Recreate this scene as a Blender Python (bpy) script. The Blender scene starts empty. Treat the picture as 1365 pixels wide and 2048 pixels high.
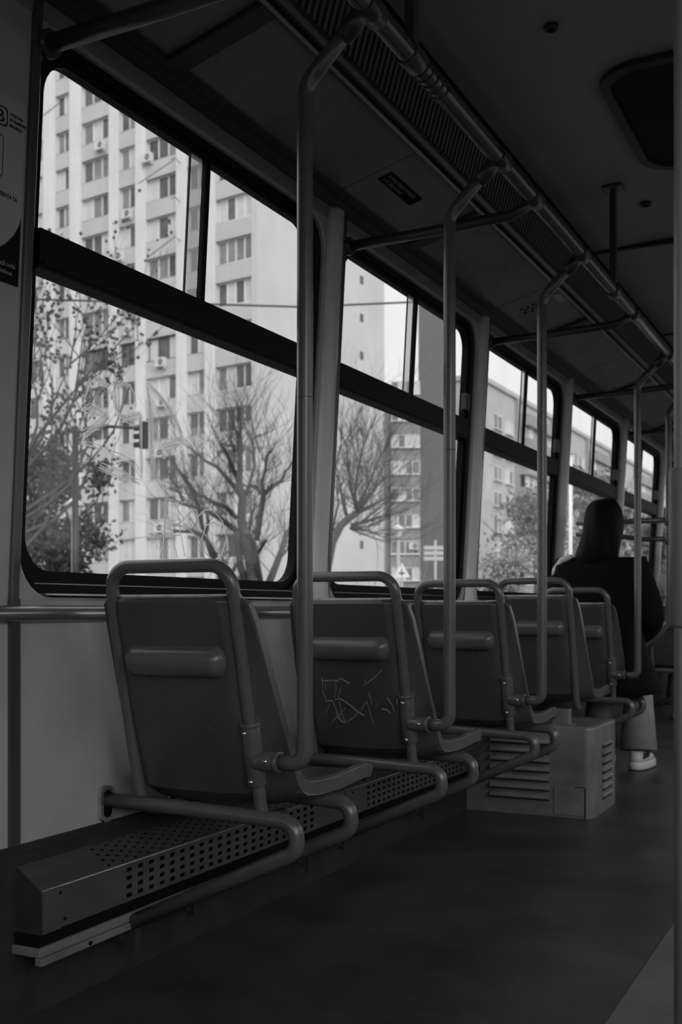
import bpy, bmesh, math, random
from mathutils import Vector, Matrix, noise
random.seed(11)
R = math.radians
C = bpy.context.scene.collection
SC = bpy.context.scene

# ------------------------------------------------------------------ camera
EYE = 0.81
cd = bpy.data.cameras.new('camera'); cam = bpy.data.objects.new('camera', cd); C.objects.link(cam)
cam.location = (0, 0, EYE); cam.rotation_euler = (R(90), 0, R(26.265))
cd.sensor_fit = 'HORIZONTAL'; cd.sensor_width = 24.0; cd.lens = 2220/1365*24
cd.shift_y = 194/1365; cd.clip_start = .05; cd.clip_end = 900
cd.dof.use_dof = True; cd.dof.focus_distance = 2.5; cd.dof.aperture_fstop = 6.3
SC.camera = cam

# ------------------------------------------------------------------ world: bright overcast sky
w = bpy.data.worlds.new('sky'); SC.world = w; w.use_nodes = True
nt = w.node_tree; nt.nodes.clear()
wo = nt.nodes.new('ShaderNodeOutputWorld'); bg = nt.nodes.new('ShaderNodeBackground')
tc = nt.nodes.new('ShaderNodeTexCoord'); sx = nt.nodes.new('ShaderNodeSeparateXYZ'); rp = nt.nodes.new('ShaderNodeValToRGB')
cn = nt.nodes.new('ShaderNodeTexNoise'); cn.inputs['Scale'].default_value = 2.5; cn.inputs['Detail'].default_value = 5
mx = nt.nodes.new('ShaderNodeMix'); mx.data_type = 'RGBA'; mx.blend_type = 'MULTIPLY'; mx.inputs[0].default_value = .10
rp.color_ramp.elements[0].position = 0; rp.color_ramp.elements[0].color = (.80, .80, .80, 1)
rp.color_ramp.elements[1].position = .9; rp.color_ramp.elements[1].color = (1, 1, 1, 1)
nt.links.new(tc.outputs['Generated'], sx.inputs[0]); nt.links.new(sx.outputs['Z'], rp.inputs[0])
nt.links.new(tc.outputs['Generated'], cn.inputs['Vector'])
nt.links.new(rp.outputs[0], mx.inputs[6]); nt.links.new(cn.outputs['Fac'], mx.inputs[7])
nt.links.new(mx.outputs[2], bg.inputs[0]); nt.links.new(bg.outputs[0], wo.inputs[0])
bg.inputs[1].default_value = 0.72
# soft, nearly directionless daylight coming from behind the tram's right side
sl = bpy.data.lights.new('sun', 'SUN'); so = bpy.data.objects.new('sun', sl); C.objects.link(so)
sl.energy = 1.3; sl.angle = R(50); so.rotation_euler = (R(62), 0, R(42))

SC.view_settings.view_transform = 'Standard'; SC.view_settings.look = 'None'
SC.view_settings.gamma = 1; SC.view_settings.use_curve_mapping = False
SC.view_settings.exposure = 0.75
SC.cycles.use_denoising = True
SC.cycles.max_bounces = 8; SC.cycles.diffuse_bounces = 4; SC.cycles.glossy_bounces = 4
SC.cycles.transparent_max_bounces = 16; SC.cycles.caustics_reflective = False; SC.cycles.caustics_refractive = False

# ------------------------------------------------------------------ materials
def mat(name, g, rough=.5, metal=0., var=0., vscale=6., bump=0., bscale=60., spec=.5, coat=0., rvar=0., stretch=(1,1,1)):
    m = bpy.data.materials.new(name); m.use_nodes = True
    t = m.node_tree; b = t.nodes['Principled BSDF']
    b.inputs['Base Color'].default_value = (g, g, g, 1)
    b.inputs['Roughness'].default_value = rough; b.inputs['Metallic'].default_value = metal
    b.inputs['Specular IOR Level'].default_value = spec; b.inputs['Coat Weight'].default_value = coat
    b.inputs['Coat Roughness'].default_value = .15
    if var or bump or rvar:
        co = t.nodes.new('ShaderNodeTexCoord'); mp = t.nodes.new('ShaderNodeMapping'); mp.inputs['Scale'].default_value = stretch
        t.links.new(co.outputs['Object'], mp.inputs[0])
    if var:
        n = t.nodes.new('ShaderNodeTexNoise'); n.inputs['Scale'].default_value = vscale; n.inputs['Detail'].default_value = 7
        n.inputs['Roughness'].default_value = .65
        r = t.nodes.new('ShaderNodeValToRGB')
        r.color_ramp.elements[0].position = .32; r.color_ramp.elements[1].position = .68
        lo, hi = g*(1-var), g*(1+var)
        r.color_ramp.elements[0].color = (lo, lo, lo, 1); r.color_ramp.elements[1].color = (hi, hi, hi, 1)
        t.links.new(mp.outputs[0], n.inputs['Vector']); t.links.new(n.outputs['Fac'], r.inputs[0]); t.links.new(r.outputs[0], b.inputs['Base Color'])
        if rvar:
            mr = t.nodes.new('ShaderNodeMapRange'); mr.inputs['To Min'].default_value = max(.05, rough-rvar); mr.inputs['To Max'].default_value = rough+rvar
            t.links.new(n.outputs['Fac'], mr.inputs['Value']); t.links.new(mr.outputs[0], b.inputs['Roughness'])
    if bump:
        n2 = t.nodes.new('ShaderNodeTexNoise'); n2.inputs['Scale'].default_value = bscale; n2.inputs['Detail'].default_value = 4
        bp = t.nodes.new('ShaderNodeBump'); bp.inputs['Strength'].default_value = bump; bp.inputs['Distance'].default_value = .004
        t.links.new(mp.outputs[0], n2.inputs['Vector']); t.links.new(n2.outputs['Fac'], bp.inputs['Height']); t.links.new(bp.outputs[0], b.inputs['Normal'])
    return m

def glass_mat(name, tint=.93, refl=.06):
    m = bpy.data.materials.new(name); m.use_nodes = True; t = m.node_tree; t.nodes.clear()
    o = t.nodes.new('ShaderNodeOutputMaterial'); tr = t.nodes.new('ShaderNodeBsdfTransparent'); gl = t.nodes.new('ShaderNodeBsdfGlossy')
    df = t.nodes.new('ShaderNodeBsdfDiffuse'); mx1 = t.nodes.new('ShaderNodeMixShader'); mx2 = t.nodes.new('ShaderNodeMixShader')
    lw = t.nodes.new('ShaderNodeLayerWeight'); lw.inputs[0].default_value = .25
    mr = t.nodes.new('ShaderNodeMapRange'); mr.inputs['To Min'].default_value = refl*.6; mr.inputs['To Max'].default_value = .06
    tr.inputs[0].default_value = (tint, tint, tint, 1); gl.inputs['Roughness'].default_value = .02
    gl.inputs[0].default_value = (.9, .9, .9, 1); df.inputs[0].default_value = (.5, .5, .5, 1)
    n = t.nodes.new('ShaderNodeTexNoise'); n.inputs['Scale'].default_value = 5; n.inputs['Detail'].default_value = 8
    co = t.nodes.new('ShaderNodeTexCoord'); t.links.new(co.outputs['Object'], n.inputs['Vector'])
    dm = t.nodes.new('ShaderNodeMapRange'); dm.inputs['From Min'].default_value = .45; dm.inputs['From Max'].default_value = .9
    dm.inputs['To Min'].default_value = .01; dm.inputs['To Max'].default_value = .10
    t.links.new(n.outputs['Fac'], dm.inputs['Value'])
    t.links.new(lw.outputs['Fresnel'], mr.inputs['Value'])
    t.links.new(mr.outputs[0], mx1.inputs[0]); t.links.new(tr.outputs[0], mx1.inputs[1]); t.links.new(gl.outputs[0], mx1.inputs[2])
    t.links.new(dm.outputs[0], mx2.inputs[0]); t.links.new(mx1.outputs[0], mx2.inputs[1]); t.links.new(df.outputs[0], mx2.inputs[2])
    t.links.new(mx2.outputs[0], o.inputs[0])
    return m

def scratch_mat(name, g, alpha):
    m = bpy.data.materials.new(name); m.use_nodes = True; t = m.node_tree; b = t.nodes['Principled BSDF']
    b.inputs['Base Color'].default_value = (g, g, g, 1); b.inputs['Roughness'].default_value = .6; b.inputs['Alpha'].default_value = alpha
    b.inputs['Transmission Weight'].default_value = 0
    tl = t.nodes.new('ShaderNodeBsdfTranslucent'); tl.inputs[0].default_value = (g, g, g, 1)
    mx = t.nodes.new('ShaderNodeMixShader'); mx.inputs[0].default_value = .6
    tr = t.nodes.new('ShaderNodeBsdfTransparent'); m2 = t.nodes.new('ShaderNodeMixShader'); m2.inputs[0].default_value = alpha
    t.links.new(b.outputs[0], mx.inputs[1]); t.links.new(tl.outputs[0], mx.inputs[2])
    t.links.new(tr.outputs[0], m2.inputs[1]); t.links.new(mx.outputs[0], m2.inputs[2])
    t.links.new(m2.outputs[0], t.nodes['Material Output'].inputs[0]); b.inputs['Alpha'].default_value = 1
    return m

MT = dict(
    wall=mat('wall_paint', .41, .38, var=.16, vscale=3, bump=.15, bscale=25, rvar=.1),
    pillar=mat('pillar_paint', .35, .35, var=.10, vscale=4), cover=mat('pillar_cover_paint', .56, .3, var=.08, vscale=5),
    band=mat('upper_band_paint', .20, .4, var=.12, vscale=4),
    kick=mat('kick_rubber', .02, .7, var=.4, vscale=12, bump=.3, bscale=60),
    floor=mat('floor_lino', .048, .42, var=.45, vscale=2.2, bump=.25, bscale=35, rvar=.15),
    floor2=mat('floor_edge_strip', .12, .6, var=.15, vscale=8),
    ceil=mat('ceiling_paint', .30, .5, var=.10, vscale=1.5),
    cove=mat('cove_panel', .19, .30, var=.2, vscale=5, rvar=.1, bump=.1, bscale=6),
    dark=mat('dark_trim', .03, .45, var=.2, vscale=10),
    black=mat('black_frame', .006, .6, spec=.15),
    steel=mat('worn_steel', .48, .32, metal=.85, var=.25, vscale=20, rvar=.12, stretch=(1, .1, 1)),
    rail=mat('rail_metal', .14, .25, metal=.6, var=.2, vscale=14, stretch=(1, .2, 1)),
    tube=mat('tube_paint', .095, .28, var=.06, vscale=30, coat=.25, rvar=.04),
    dtube=mat('dark_tube', .05, .35, coat=.2),
    shell=mat('seat_shell', .060, .26, var=.05, vscale=9, bump=.12, bscale=14, rvar=.1),
    worn=mat('worn_edge', .42, .25, var=.4, vscale=30), sash=scratch_mat('sash_glass_edge', .75, .38), slat=mat('slat_paint', .11, .4), shellin=mat('seat_grip', .10, .26, var=.12, vscale=12),  # the worn key holds the pale tone of the painted edge highlights
    screw=mat('bright_screw', .75, .15, metal=1),
    heater=mat('heater_steel', .13, .36, metal=.5, var=.25, vscale=14, rvar=.12, stretch=(1, .15, 1)),
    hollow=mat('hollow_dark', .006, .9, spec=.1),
    ledge=mat('ledge_board', .16, .7, var=.35, vscale=16, stretch=(1, .2, 1), bump=.3, bscale=60),
    box=mat('box_paint', .16, .42, var=.28, vscale=8, bump=.15, bscale=20, rvar=.1),
    glass=glass_mat('pane_glass', .95, .03),
    scratch=scratch_mat('glass_scratch', .98, .75), scratchdark=scratch_mat('glass_scratch_dark', .30, .6),
    sscratch=mat('plastic_scratch', .17, .7),
    poster=mat('poster_paper', .40, .45, var=.04), posterdark=mat('poster_black', .012, .8, spec=.1),
    ink=mat('black_ink', .008, .8, spec=.1), white=mat('white_ink', .42, .6), greyink=mat('grey_ink', .30, .6),
    coat=mat('black_coat', .006, .9, spec=.12, bump=.2, bscale=90), hair=mat('dark_hair', .003, .6, spec=.12, bump=.6, bscale=40, stretch=(6, 6, .5)),
    skin=mat('skin', .42, .5), jeans=mat('light_jeans', .30, .85, var=.18, vscale=18, bump=.35, bscale=40), shoe=mat('white_shoe', .62, .5, var=.06),
    shoedark=mat('shoe_dark', .03, .6), midc=mat('grey_cloth', .16, .85, var=.1, vscale=10), pale=mat('pale_cloth', .55, .8, var=.1, vscale=10), brown=mat('long_hair', .05, .4, bump=.6, bscale=40, stretch=(6, 6, .5)),
    plaster=mat('facade_plaster', .50, .9, var=.07, vscale=.35), pilaster=mat('facade_pilaster', .66, .9, var=.05, vscale=.5),
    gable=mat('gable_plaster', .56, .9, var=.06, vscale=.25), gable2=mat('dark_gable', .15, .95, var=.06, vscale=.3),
    parap=mat('parapet_plaster', .27, .9, var=.08, vscale=.6), b2=mat('balcony_block_plaster', .40, .9), wpane3=mat('balcony_glass', .16, .3), mid=mat('balcony_plaster', .30, .9, var=.08, vscale=.6), b3=mat('block_plaster', .46, .9, var=.09, vscale=.3),
    wframe=mat('window_white', .78, .5), wdark=mat('window_dark_frame', .07, .5), wpane=mat('window_glass_dark', .10, .15, var=.5, vscale=.8),
    wpane2=mat('window_glass_grey', .22, .25, var=.3, vscale=.8), curtain=mat('curtain_light', .58, .7, var=.08, vscale=3), shut=mat('shutter_grey', .11, .7),
    ac=mat('air_unit', .62, .6), bark=mat('bark', .075, .9, var=.2, vscale=6), leaf=mat('dark_leaf', .07, .8, var=.4, vscale=1.2),
    leaf2=mat('pale_leaf', .34, .8, var=.3, vscale=1.2), leaf3=mat('grey_leaf', .15, .8, var=.3, vscale=1.2),
    road=mat('asphalt', .13, .9, var=.2, vscale=.4), sign=mat('sign_white', .75, .5), lampg=mat('lamp_glass', .70, .4), post=mat('post_grey', .45, .6),
)

# ------------------------------------------------------------------ mesh helpers
ORG = {}
class M:
    def __init__(s): s.v = []; s.f = []; s.mi = []; s.sm = []
    def quad(s, *p, mi=0, sm=False):
        i = len(s.v); s.v += [tuple(q) for q in p]; s.f.append(tuple(range(i, i+len(p)))); s.mi.append(mi); s.sm.append(sm)
    def box(s, a, b, mi=0):
        x0, y0, z0 = [min(a[i], b[i]) for i in range(3)]; x1, y1, z1 = [max(a[i], b[i]) for i in range(3)]
        i = len(s.v)
        s.v += [(x0,y0,z0),(x1,y0,z0),(x1,y1,z0),(x0,y1,z0),(x0,y0,z1),(x1,y0,z1),(x1,y1,z1),(x0,y1,z1)]
        for q in ((0,3,2,1),(4,5,6,7),(0,1,5,4),(1,2,6,5),(2,3,7,6),(3,0,4,7)):
            s.f.append(tuple(i+k for k in q)); s.mi.append(mi); s.sm.append(False)
    def hexa(s, P8, mi=0):
        i = len(s.v); s.v += [tuple(p) for p in P8]
        for q in ((0,3,2,1),(4,5,6,7),(0,1,5,4),(1,2,6,5),(2,3,7,6),(3,0,4,7)):
            s.f.append(tuple(i+k for k in q)); s.mi.append(mi); s.sm.append(False)
    def rings(s, rs, mi=0, cap=True, sm=True, closed=True):
        i = len(s.v); n = len(rs[0])
        for r in rs: s.v += [tuple(p) for p in r]
        for a in range(len(rs)-1):
            for b in range(n if closed else n-1):
                c = (b+1) % n
                s.f.append((i+a*n+b, i+a*n+c, i+(a+1)*n+c, i+(a+1)*n+b)); s.mi.append(mi); s.sm.append(sm)
        if cap and closed:
            s.f.append(tuple(i+b for b in reversed(range(n)))); s.mi.append(mi); s.sm.append(False)
            k = i+(len(rs)-1)*n; s.f.append(tuple(k+b for b in range(n))); s.mi.append(mi); s.sm.append(False)
    def tube(s, pts, r, seg=14, mi=0, cap=True):
        pts = [Vector(p) for p in pts]; n = len(pts)
        rr = r if isinstance(r, (list, tuple)) else [r]*n
        T = []
        for i in range(n):
            a = pts[max(0, i-1)]; b = pts[min(n-1, i+1)]; d = b-a
            T.append(d.normalized() if d.length > 1e-9 else Vector((0, 0, 1)))
        up = Vector((0, 0, 1)) if abs(T[0].z) < .9 else Vector((0, 1, 0))
        N = (up - T[0]*up.dot(T[0])).normalized(); rs = []
        for i in range(n):
            N = (N - T[i]*N.dot(T[i])); N = N.normalized() if N.length > 1e-6 else Vector((1, 0, 0))
            B = T[i].cross(N)
            rs.append([pts[i]+(N*math.cos(2*math.pi*k/seg)+B*math.sin(2*math.pi*k/seg))*rr[i] for k in range(seg)])
        s.rings(rs, mi, cap)
    def cyl(s, a, b, r, seg=20, mi=0): s.tube([a, b], r, seg, mi)
    def ball(s, c, r, seg=12, mi=0):
        rx, ry, rz = r if isinstance(r, (list, tuple)) else (r, r, r)
        rs = []
        for i in range(seg//2+1):
            th = math.pi*i/(seg//2); th = min(max(th, .02), math.pi-.02)
            rs.append([(c[0]+rx*math.sin(th)*math.cos(2*math.pi*k/seg), c[1]+ry*math.sin(th)*math.sin(2*math.pi*k/seg), c[2]+rz*math.cos(th)) for k in range(seg)])
        s.rings(rs, mi)
    def add(s, o):
        i = len(s.v); s.v += o.v; s.f += [tuple(i+k for k in q) for q in o.f]; s.mi += o.mi; s.sm += o.sm
    def map(s, fn): s.v = [tuple(fn(p)) for p in s.v]; return s
    def build(s, name, mats, parent=None, bevel=0, solid=0, sub=0, label=None, fix=True):
        if not isinstance(mats, (list, tuple)): mats = [mats]
        off = ORG.get(parent.name, Vector((0, 0, 0))) if parent else Vector((0, 0, 0))
        me = bpy.data.meshes.new(name)
        me.from_pydata([tuple(Vector(p)-off) for p in s.v], [], s.f)
        for m in mats: me.materials.append(m)
        for p, a, b in zip(me.polygons, s.mi, s.sm): p.material_index = a; p.use_smooth = b
        me.update()
        if fix:
            bm = bmesh.new(); bm.from_mesh(me); bmesh.ops.recalc_face_normals(bm, faces=bm.faces); bm.to_mesh(me); bm.free()
        o = bpy.data.objects.new(name, me); C.objects.link(o)
        if parent: o.parent = parent
        ORG[o.name] = off.copy()
        if solid:
            q = o.modifiers.new('solid', 'SOLIDIFY'); q.thickness = solid; q.offset = 0
        if bevel:
            q = o.modifiers.new('bevel', 'BEVEL'); q.width = bevel; q.segments = 2; q.limit_method = 'ANGLE'; q.harden_normals = False
        if sub:
            q = o.modifiers.new('sub', 'SUBSURF'); q.levels = sub; q.render_levels = sub
        if label: o['label'] = label
        return o
def tag(o, label, cat, group=None, kind=None):
    o['label'] = label
    if cat: o['category'] = cat
    if group: o['group'] = group
    if kind: o['kind'] = kind
    return o
def struct(o, label=None):
    o['kind'] = 'structure'
    if label: o['label'] = label
    o['category'] = o.name.split('.')[0].split('_')[0]
    return o
def empty(name, loc, label=None, cat=None, group=None):
    o = bpy.data.objects.new(name, None); o.empty_display_size = .1; C.objects.link(o); o.location = loc
    ORG[o.name] = Vector(loc)
    if label: tag(o, label, cat, group)
    return o
def copy_tree(o, parent=None):
    c = o.copy(); C.objects.link(c); ORG[c.name] = ORG.get(o.name, Vector((0, 0, 0))).copy()
    if parent: c.parent = parent
    for ch in list(o.children): copy_tree(ch, c)
    return c
def fillet(pts, rad, n=8):
    pts = [Vector(p) for p in pts]; out = [pts[0]]
    for i in range(1, len(pts)-1):
        p = pts[i]; a = pts[i-1]-p; b = pts[i+1]-p
        r = rad[i] if isinstance(rad, (list, tuple)) else rad
        ang = a.angle(b)
        t = min(r/math.tan(ang/2), a.length*.49, b.length*.49) if ang < 3.1 else 0
        if t < 1e-4: out.append(p); continue
        p0 = p+a.normalized()*t; p1 = p+b.normalized()*t; rr = t*math.tan(ang/2)
        cc = p+(a.normalized()+b.normalized()).normalized()*(rr/math.sin(ang/2))
        v0 = p0-cc; v1 = p1-cc; tot = v0.angle(v1)
        for k in range(n+1):
            f = k/n
            q = (v0*math.sin((1-f)*tot)+v1*math.sin(f*tot))/math.sin(tot) if tot > 1e-4 else v0
            out.append(cc+q)
    out.append(pts[-1]); return out
def rrect(y0, y1, z0, z1, r, n=6):
    """rounded rectangle, counter-clockwise list of (y, z)"""
    out = []
    for cy, cz, a0 in ((y1-r, z1-r, 0), (y0+r, z1-r, 90), (y0+r, z0+r, 180), (y1-r, z0+r, 270)):
        for k in range(n+1):
            a = R(a0+90*k/n); out.append((cy+r*math.cos(a), cz+r*math.sin(a)))
    return out
def text(body, size, mx4, material, name='lettering', parent=None, align='LEFT', ext=.0004, sx=1.0):
    cu = bpy.data.curves.new(name, 'FONT'); cu.body = body; cu.size = size; cu.align_x = align; cu.extrude = ext; cu.resolution_u = 3
    t = bpy.data.objects.new('tmp', cu); C.objects.link(t); bpy.context.view_layer.update()
    me = bpy.data.meshes.new_from_object(t.evaluated_get(bpy.context.evaluated_depsgraph_get()))
    bpy.data.objects.remove(t); me.name = name; me.materials.clear(); me.materials.append(material)
    off = ORG.get(parent.name, Vector((0, 0, 0))) if parent else Vector((0, 0, 0))
    for v in me.vertices:
        co = Vector((v.co.x*sx, v.co.y, v.co.z)); v.co = (mx4 @ co)-off
    o = bpy.data.objects.new(name, me); C.objects.link(o)
    if parent: o.parent = parent
    ORG[o.name] = off.copy()
    return o
def frame(o, x, y):
    x = Vector(x).normalized(); y = Vector(y).normalized(); z = x.cross(y)
    return Matrix(((x.x, y.x, z.x, o[0]), (x.y, y.y, z.y, o[1]), (x.z, y.z, z.z, o[2]), (0, 0, 0, 1)))

# ------------------------------------------------------------------ tram shell
def wx(z): return -1.54 + .055*max(0., z-.85)          # inner face of the window wall leans inward
Y0, Y1 = -1.6, 10.0
XR = .96
m = M(); m.box((-.495, Y0, -.06), (-1.62, Y1, 0)); m.box((-.495, Y0, -.06), (XR+.06, Y1, 0), 0)
struct(m.build('floor', MT['floor']), 'dark worn tram floor covering')
m = M(); m.box((-.495, Y0, 0), (-.05, Y1, .003), 0)
struct(m.build('trim_1', MT['floor2']), 'lighter grey floor strip at the right edge of the aisle')
m = M()
pr = [(-1.16, 2.335), (-.9, 2.35), (-.6, 2.358), (-.29, 2.36), (.02, 2.358), (.32, 2.35), (XR+.05, 2.32)]
m.rings([[(x, Y0, z) for x, z in pr]+[(x, Y0, z+.05) for x, z in reversed(pr)], [(x, Y1, z) for x, z in pr]+[(x, Y1, z+.05) for x, z in reversed(pr)]], sm=False)
struct(m.build('ceiling', MT['ceil']), 'dull painted tram ceiling')
# ceiling joints
for i, y in enumerate((1.95, 4.74, 6.33, 8.2)):
    m = M(); m.box((-1.15, y, 2.330), (.9, y+.018, 2.352))
    struct(m.build('trim_%d' % (2+i), MT['dark']), 'dark transverse joint strip across the ceiling')
# side wall below the windows
m = M(); m.box((-1.62, Y0, .0), (-1.54, Y1, .79)); m.box((-1.62, Y0, .79), (-1.541, Y1, .828))
wl = struct(m.build('wall_left', MT['wall'], bevel=.002), 'painted side wall panels below the windows')
m = M(); m.box((-1.541, Y0, 0), (-1.532, Y1, .335)); m.box((-1.541, Y0, .33), (-1.528, Y1, .345))
struct(m.build('baseboard_left', MT['kick']), 'scuffed dark rubber kick band along the side wall')
# upper wall: one panel per window bay with a rounded cut-out
PITCH = 1.35; FIRST = 1.70; NB = 6
ZO0, ZO1 = .835, 1.95
def lean(p, dx=0): return (wx(p[2])+p[0], p[1], p[2])
def bay_panel(yb0, yb1, yo0, yo1):
    m = M(); n = 7; inner = rrect(yo0, yo1, ZO0, ZO1, .10, n); outer = []
    cyc, czc = (yo0+yo1)/2, (ZO0+ZO1)/2
    oz0, oz1 = .826, 2.04
    for (y, z) in inner:
        dy, dz = y-cyc, z-czc
        # push to the bay rectangle
        ty = (yb1-cyc)/dy if dy > 0 else ((yb0-cyc)/dy if dy < 0 else 9e9)
        tz = (oz1-czc)/dz if dz > 0 else ((oz0-czc)/dz if dz < 0 else 9e9)
        t = min(ty, tz); outer.append((cyc+dy*t, czc+dz*t))
    rings = [[(0, y, z) for y, z in outer],
             [(0, cyc+(y-cyc)*1.012, czc+(z-czc)*1.012) for y, z in inner],
             [(-.004, cyc+(y-cyc)*1.003, czc+(z-czc)*1.003) for y, z in inner],
             [(-.012, y, z) for y, z in inner], [(-.06, y, z) for y, z in inner]]
    m.rings(rings, cap=False, sm=False)
    # corners of the bay rectangle
    for cy, cz in ((yb0, oz0), (yb1, oz0), (yb1, oz1), (yb0, oz1)):
        best = sorted(range(len(outer)), key=lambda k: (outer[k][0]-cy)**2+(outer[k][1]-cz)**2)
        ed = [k for k in range(len(outer)) if (abs(outer[k][0]-cy) < 1e-6) ]
        ed2 = [k for k in range(len(outer)) if (abs(outer[k][1]-cz) < 1e-6)]
        if ed and ed2:
            k1 = min(ed, key=lambda k: abs(outer[k][1]-cz)); k2 = min(ed2, key=lambda k: abs(outer[k][0]-cy))
            m.quad((0, *outer[k1]), (0, cy, cz), (0, *outer[k2]))
    return m.map(lean)
m = M()
m2 = M(); m2.box((-.06, Y0, .826), (0, FIRST-.045, 2.04)); m.add(m2.map(lean))
for i in range(NB):
    y = FIRST+PITCH*i
    m.add(bay_panel(y-.045, y+PITCH-.045, y-.015, y+1.20))
m2 = M(); m2.box((-.06, FIRST+NB*PITCH-.045, .826), (0, Y1, 2.04)); m.add(m2.map(lean))
struct(m.build('wall_left_upper', MT['pillar'], fix=False), 'painted window wall with rounded openings')
# pillar covers (bulged, flared foot) and the narrow dark strip beside each
for i in range(-1, NB):
    y = FIRST+PITCH*i
    m = M(); rings = []
    if i >= 0:
     for z, fl in ((.828, .035), (.86, .028), (.90, .012), (.96, .002), (1.05, 0), (1.5, 0), (1.8, 0), (1.9, 0), (1.97, 0), (1.995, 0)):
        a, b = y+1.212-fl, y+1.30+fl*.3
        rings.append([(wx(z)+dx+(fl*.25), a+(b-a)*t, z) for t, dx in ((0, -.001), (.06, .010), (.22, .018), (.5, .022), (.78, .018), (.94, .010), (1, -.001))])
    if i >= 0: m.rings(rings, cap=False, closed=False); struct(m.build('trim_%d' % (6+i+1), MT['cover'], fix=False), 'pale bulged cover of a window pillar with a flared foot')
    m = M(); rings = []
    for z in (.826, 1.1, 1.4, 1.7, 2.03):
        rings.append([(wx(z)+dx, y+PITCH-.048+t, z) for t, dx in ((0, -.001), (.002, .005), (.006, .008), (.022, .008), (.026, .005), (.028, -.001))])
    m.rings(rings, cap=False, closed=False, sm=False)
    m.box((-1.541, y+PITCH-.048, .33), (-1.533, y+PITCH-.020, .83))
    struct(m.build('trim_%d' % (20+i+1), MT['dtube'], fix=False), 'narrow dark strip running down the side wall at a pillar')
# waist rail: rounded metal moulding
m = M(); sec = [(-1.541, .783), (-1.527, .785), (-1.520, .792), (-1.519, .803), (-1.524, .812), (-1.534, .817), (-1.541, .818)]
m.rings([[(x, Y0, z) for x, z in sec], [(x, Y1, z) for x, z in sec]], cap=False, closed=False)
struct(m.build('trim_40', MT['steel'], fix=False), 'polished metal waist moulding along the side wall')

# windows
def make_window(i):
    y = FIRST+PITCH*i; yo0, yo1 = y-.015, y+1.20
    gy0, gy1, gz0, gz1 = y+.018, y+1.148, .888, 1.912
    e = empty('window_%d' % (i+1), (wx(.85), y, .85)); struct(e, 'side window of the tram, bay %d from the camera' % (i+1))
    m = M(); n = 7
    o = rrect(yo0-.004, yo1+.004, ZO0-.004, ZO1+.004, .10, n); q = rrect(gy0-.020, gy1+.020, gz0-.022, gz1+.016, .09, n); g = rrect(gy0, gy1, gz0, gz1, .075, n)
    m.rings([[(-.046, *p) for p in o], [(-.012, *p) for p in o], [(-.012, *p) for p in q], [(-.022, *p) for p in q], [(-.022, *p) for p in g], [(-.046, *p) for p in g]], cap=False, sm=False)
    m.map(lean).build('window_frame', MT['black'], e)
    m = M(); m.box((-.052, gy0-.01, 1.488), (-.006, gy1+.01, 1.566)); m.box((-.010, gy0+.0, 1.495), (-.002, gy1, 1.505))
    m.map(lean).build('mid_rail', MT['black'], e)
    m = M(); m.box((-.034, y+.600, 1.56), (-.022, y+.620, gz1+.01))
    m.map(lean).build('divider', MT['black'], e)
    m = M(); m.box((-.030, y+.535, 1.56), (-.026, y+.540, gz1+.01), 0); m.box((-.0305, y+.540, 1.56), (-.0295, y+.592, gz1+.01), 1)
    m.map(lean).build('sliding_sash_edge', [MT['dark'], MT['sash']], e)
    m = M(); m.quad((-.035, gy0-.01, gz0-.01), (-.035, gy1+.01, gz0-.01), (-.035, gy1+.01, gz1+.01), (-.035, gy0-.01, gz1+.01))
    m.map(lean).build('pane', MT['glass'], e)
    m = M(); m.box((-.030, gy1-.025, 1.60), (-.002, gy1+.012, 1.67))
    m.map(lean).build('latch', MT['dark'], e, bevel=.006)
    m = M(); m.box((-.012, gy0+.02, .861), (-.010, gy1-.02, .863)); m.map(lean).build('bead', MT['steel'], e)
    m = M(); m.box((-.03, gy0+.04, .838), (.004, gy1-.02, .842)); m.box((-.02, y+.15, .842), (-.012, y+.158, .85)); m.box((-.02, y+.95, .842), (-.012, y+.958, .85))
    m.map(lean).build('sill', MT['steel'], e)
for i in range(NB): make_window(i)

# ------------------------------------------------------------------ cove, slatted duct, overhead fittings
def strip(name, sec, material, y0, y1, label=None, closed=False, sm=False):
    m = M(); m.rings([[(x, y0, z) for x, z in sec], [(x, y1, z) for x, z in sec]], cap=closed, closed=closed, sm=sm)
    o = m.build(name, material, fix=closed); return struct(o, label)
strip('trim_41', [(-1.478, 2.0), (-1.462, 1.99), (-1.458, 2.02), (-1.44, 2.028), (-1.44, 2.05), (-1.49, 2.05)], MT['dark'], Y0, Y1, 'dark channel between window wall and cove', closed=True)
strip('trim_42', [(-1.493, 1.955), (-1.478, 1.96), (-1.470, 1.998), (-1.50, 1.998)], MT['band'], Y0, Y1, 'grey band above the side windows', closed=True)
m = M(); m.box((-.005, 0, 0), (0, 1, 1))
def cove_z(x): return 2.04+.28*(x+1.45)
ys = [-1.6, .69, 2.09, 2.93, 3.48, 4.36, 4.95, 5.75, 6.40, 7.2, 7.8, 8.6, 10.0]
for k in range(len(ys)-1):
    a, b = ys[k], ys[k+1]-.004
    m = M()
    P8 = [(-1.45, a, cove_z(-1.45)), (-1.195, a, cove_z(-1.195)), (-1.195, b, cove_z(-1.195)), (-1.45, b, cove_z(-1.45))]
    m.hexa([*P8, *[(p[0], p[1], p[2]+.01) for p in P8]])
    if k == 5:   # round vent holes drawn as small dark sockets
        for r in range(3):
            for c in range(3):
                x = -1.38+.026*r+.010*(c % 2); yy = a+.12+.030*c+.012*(r % 2)
                m.box((x, yy, cove_z(x)-.002), (x+.010, yy+.012, cove_z(x)+.004), 1)
    o = struct(m.build('trim_%d' % (50+k), [MT['cove'], MT['hollow']], bevel=.002), 'sloping cove panel above the windows')
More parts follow.
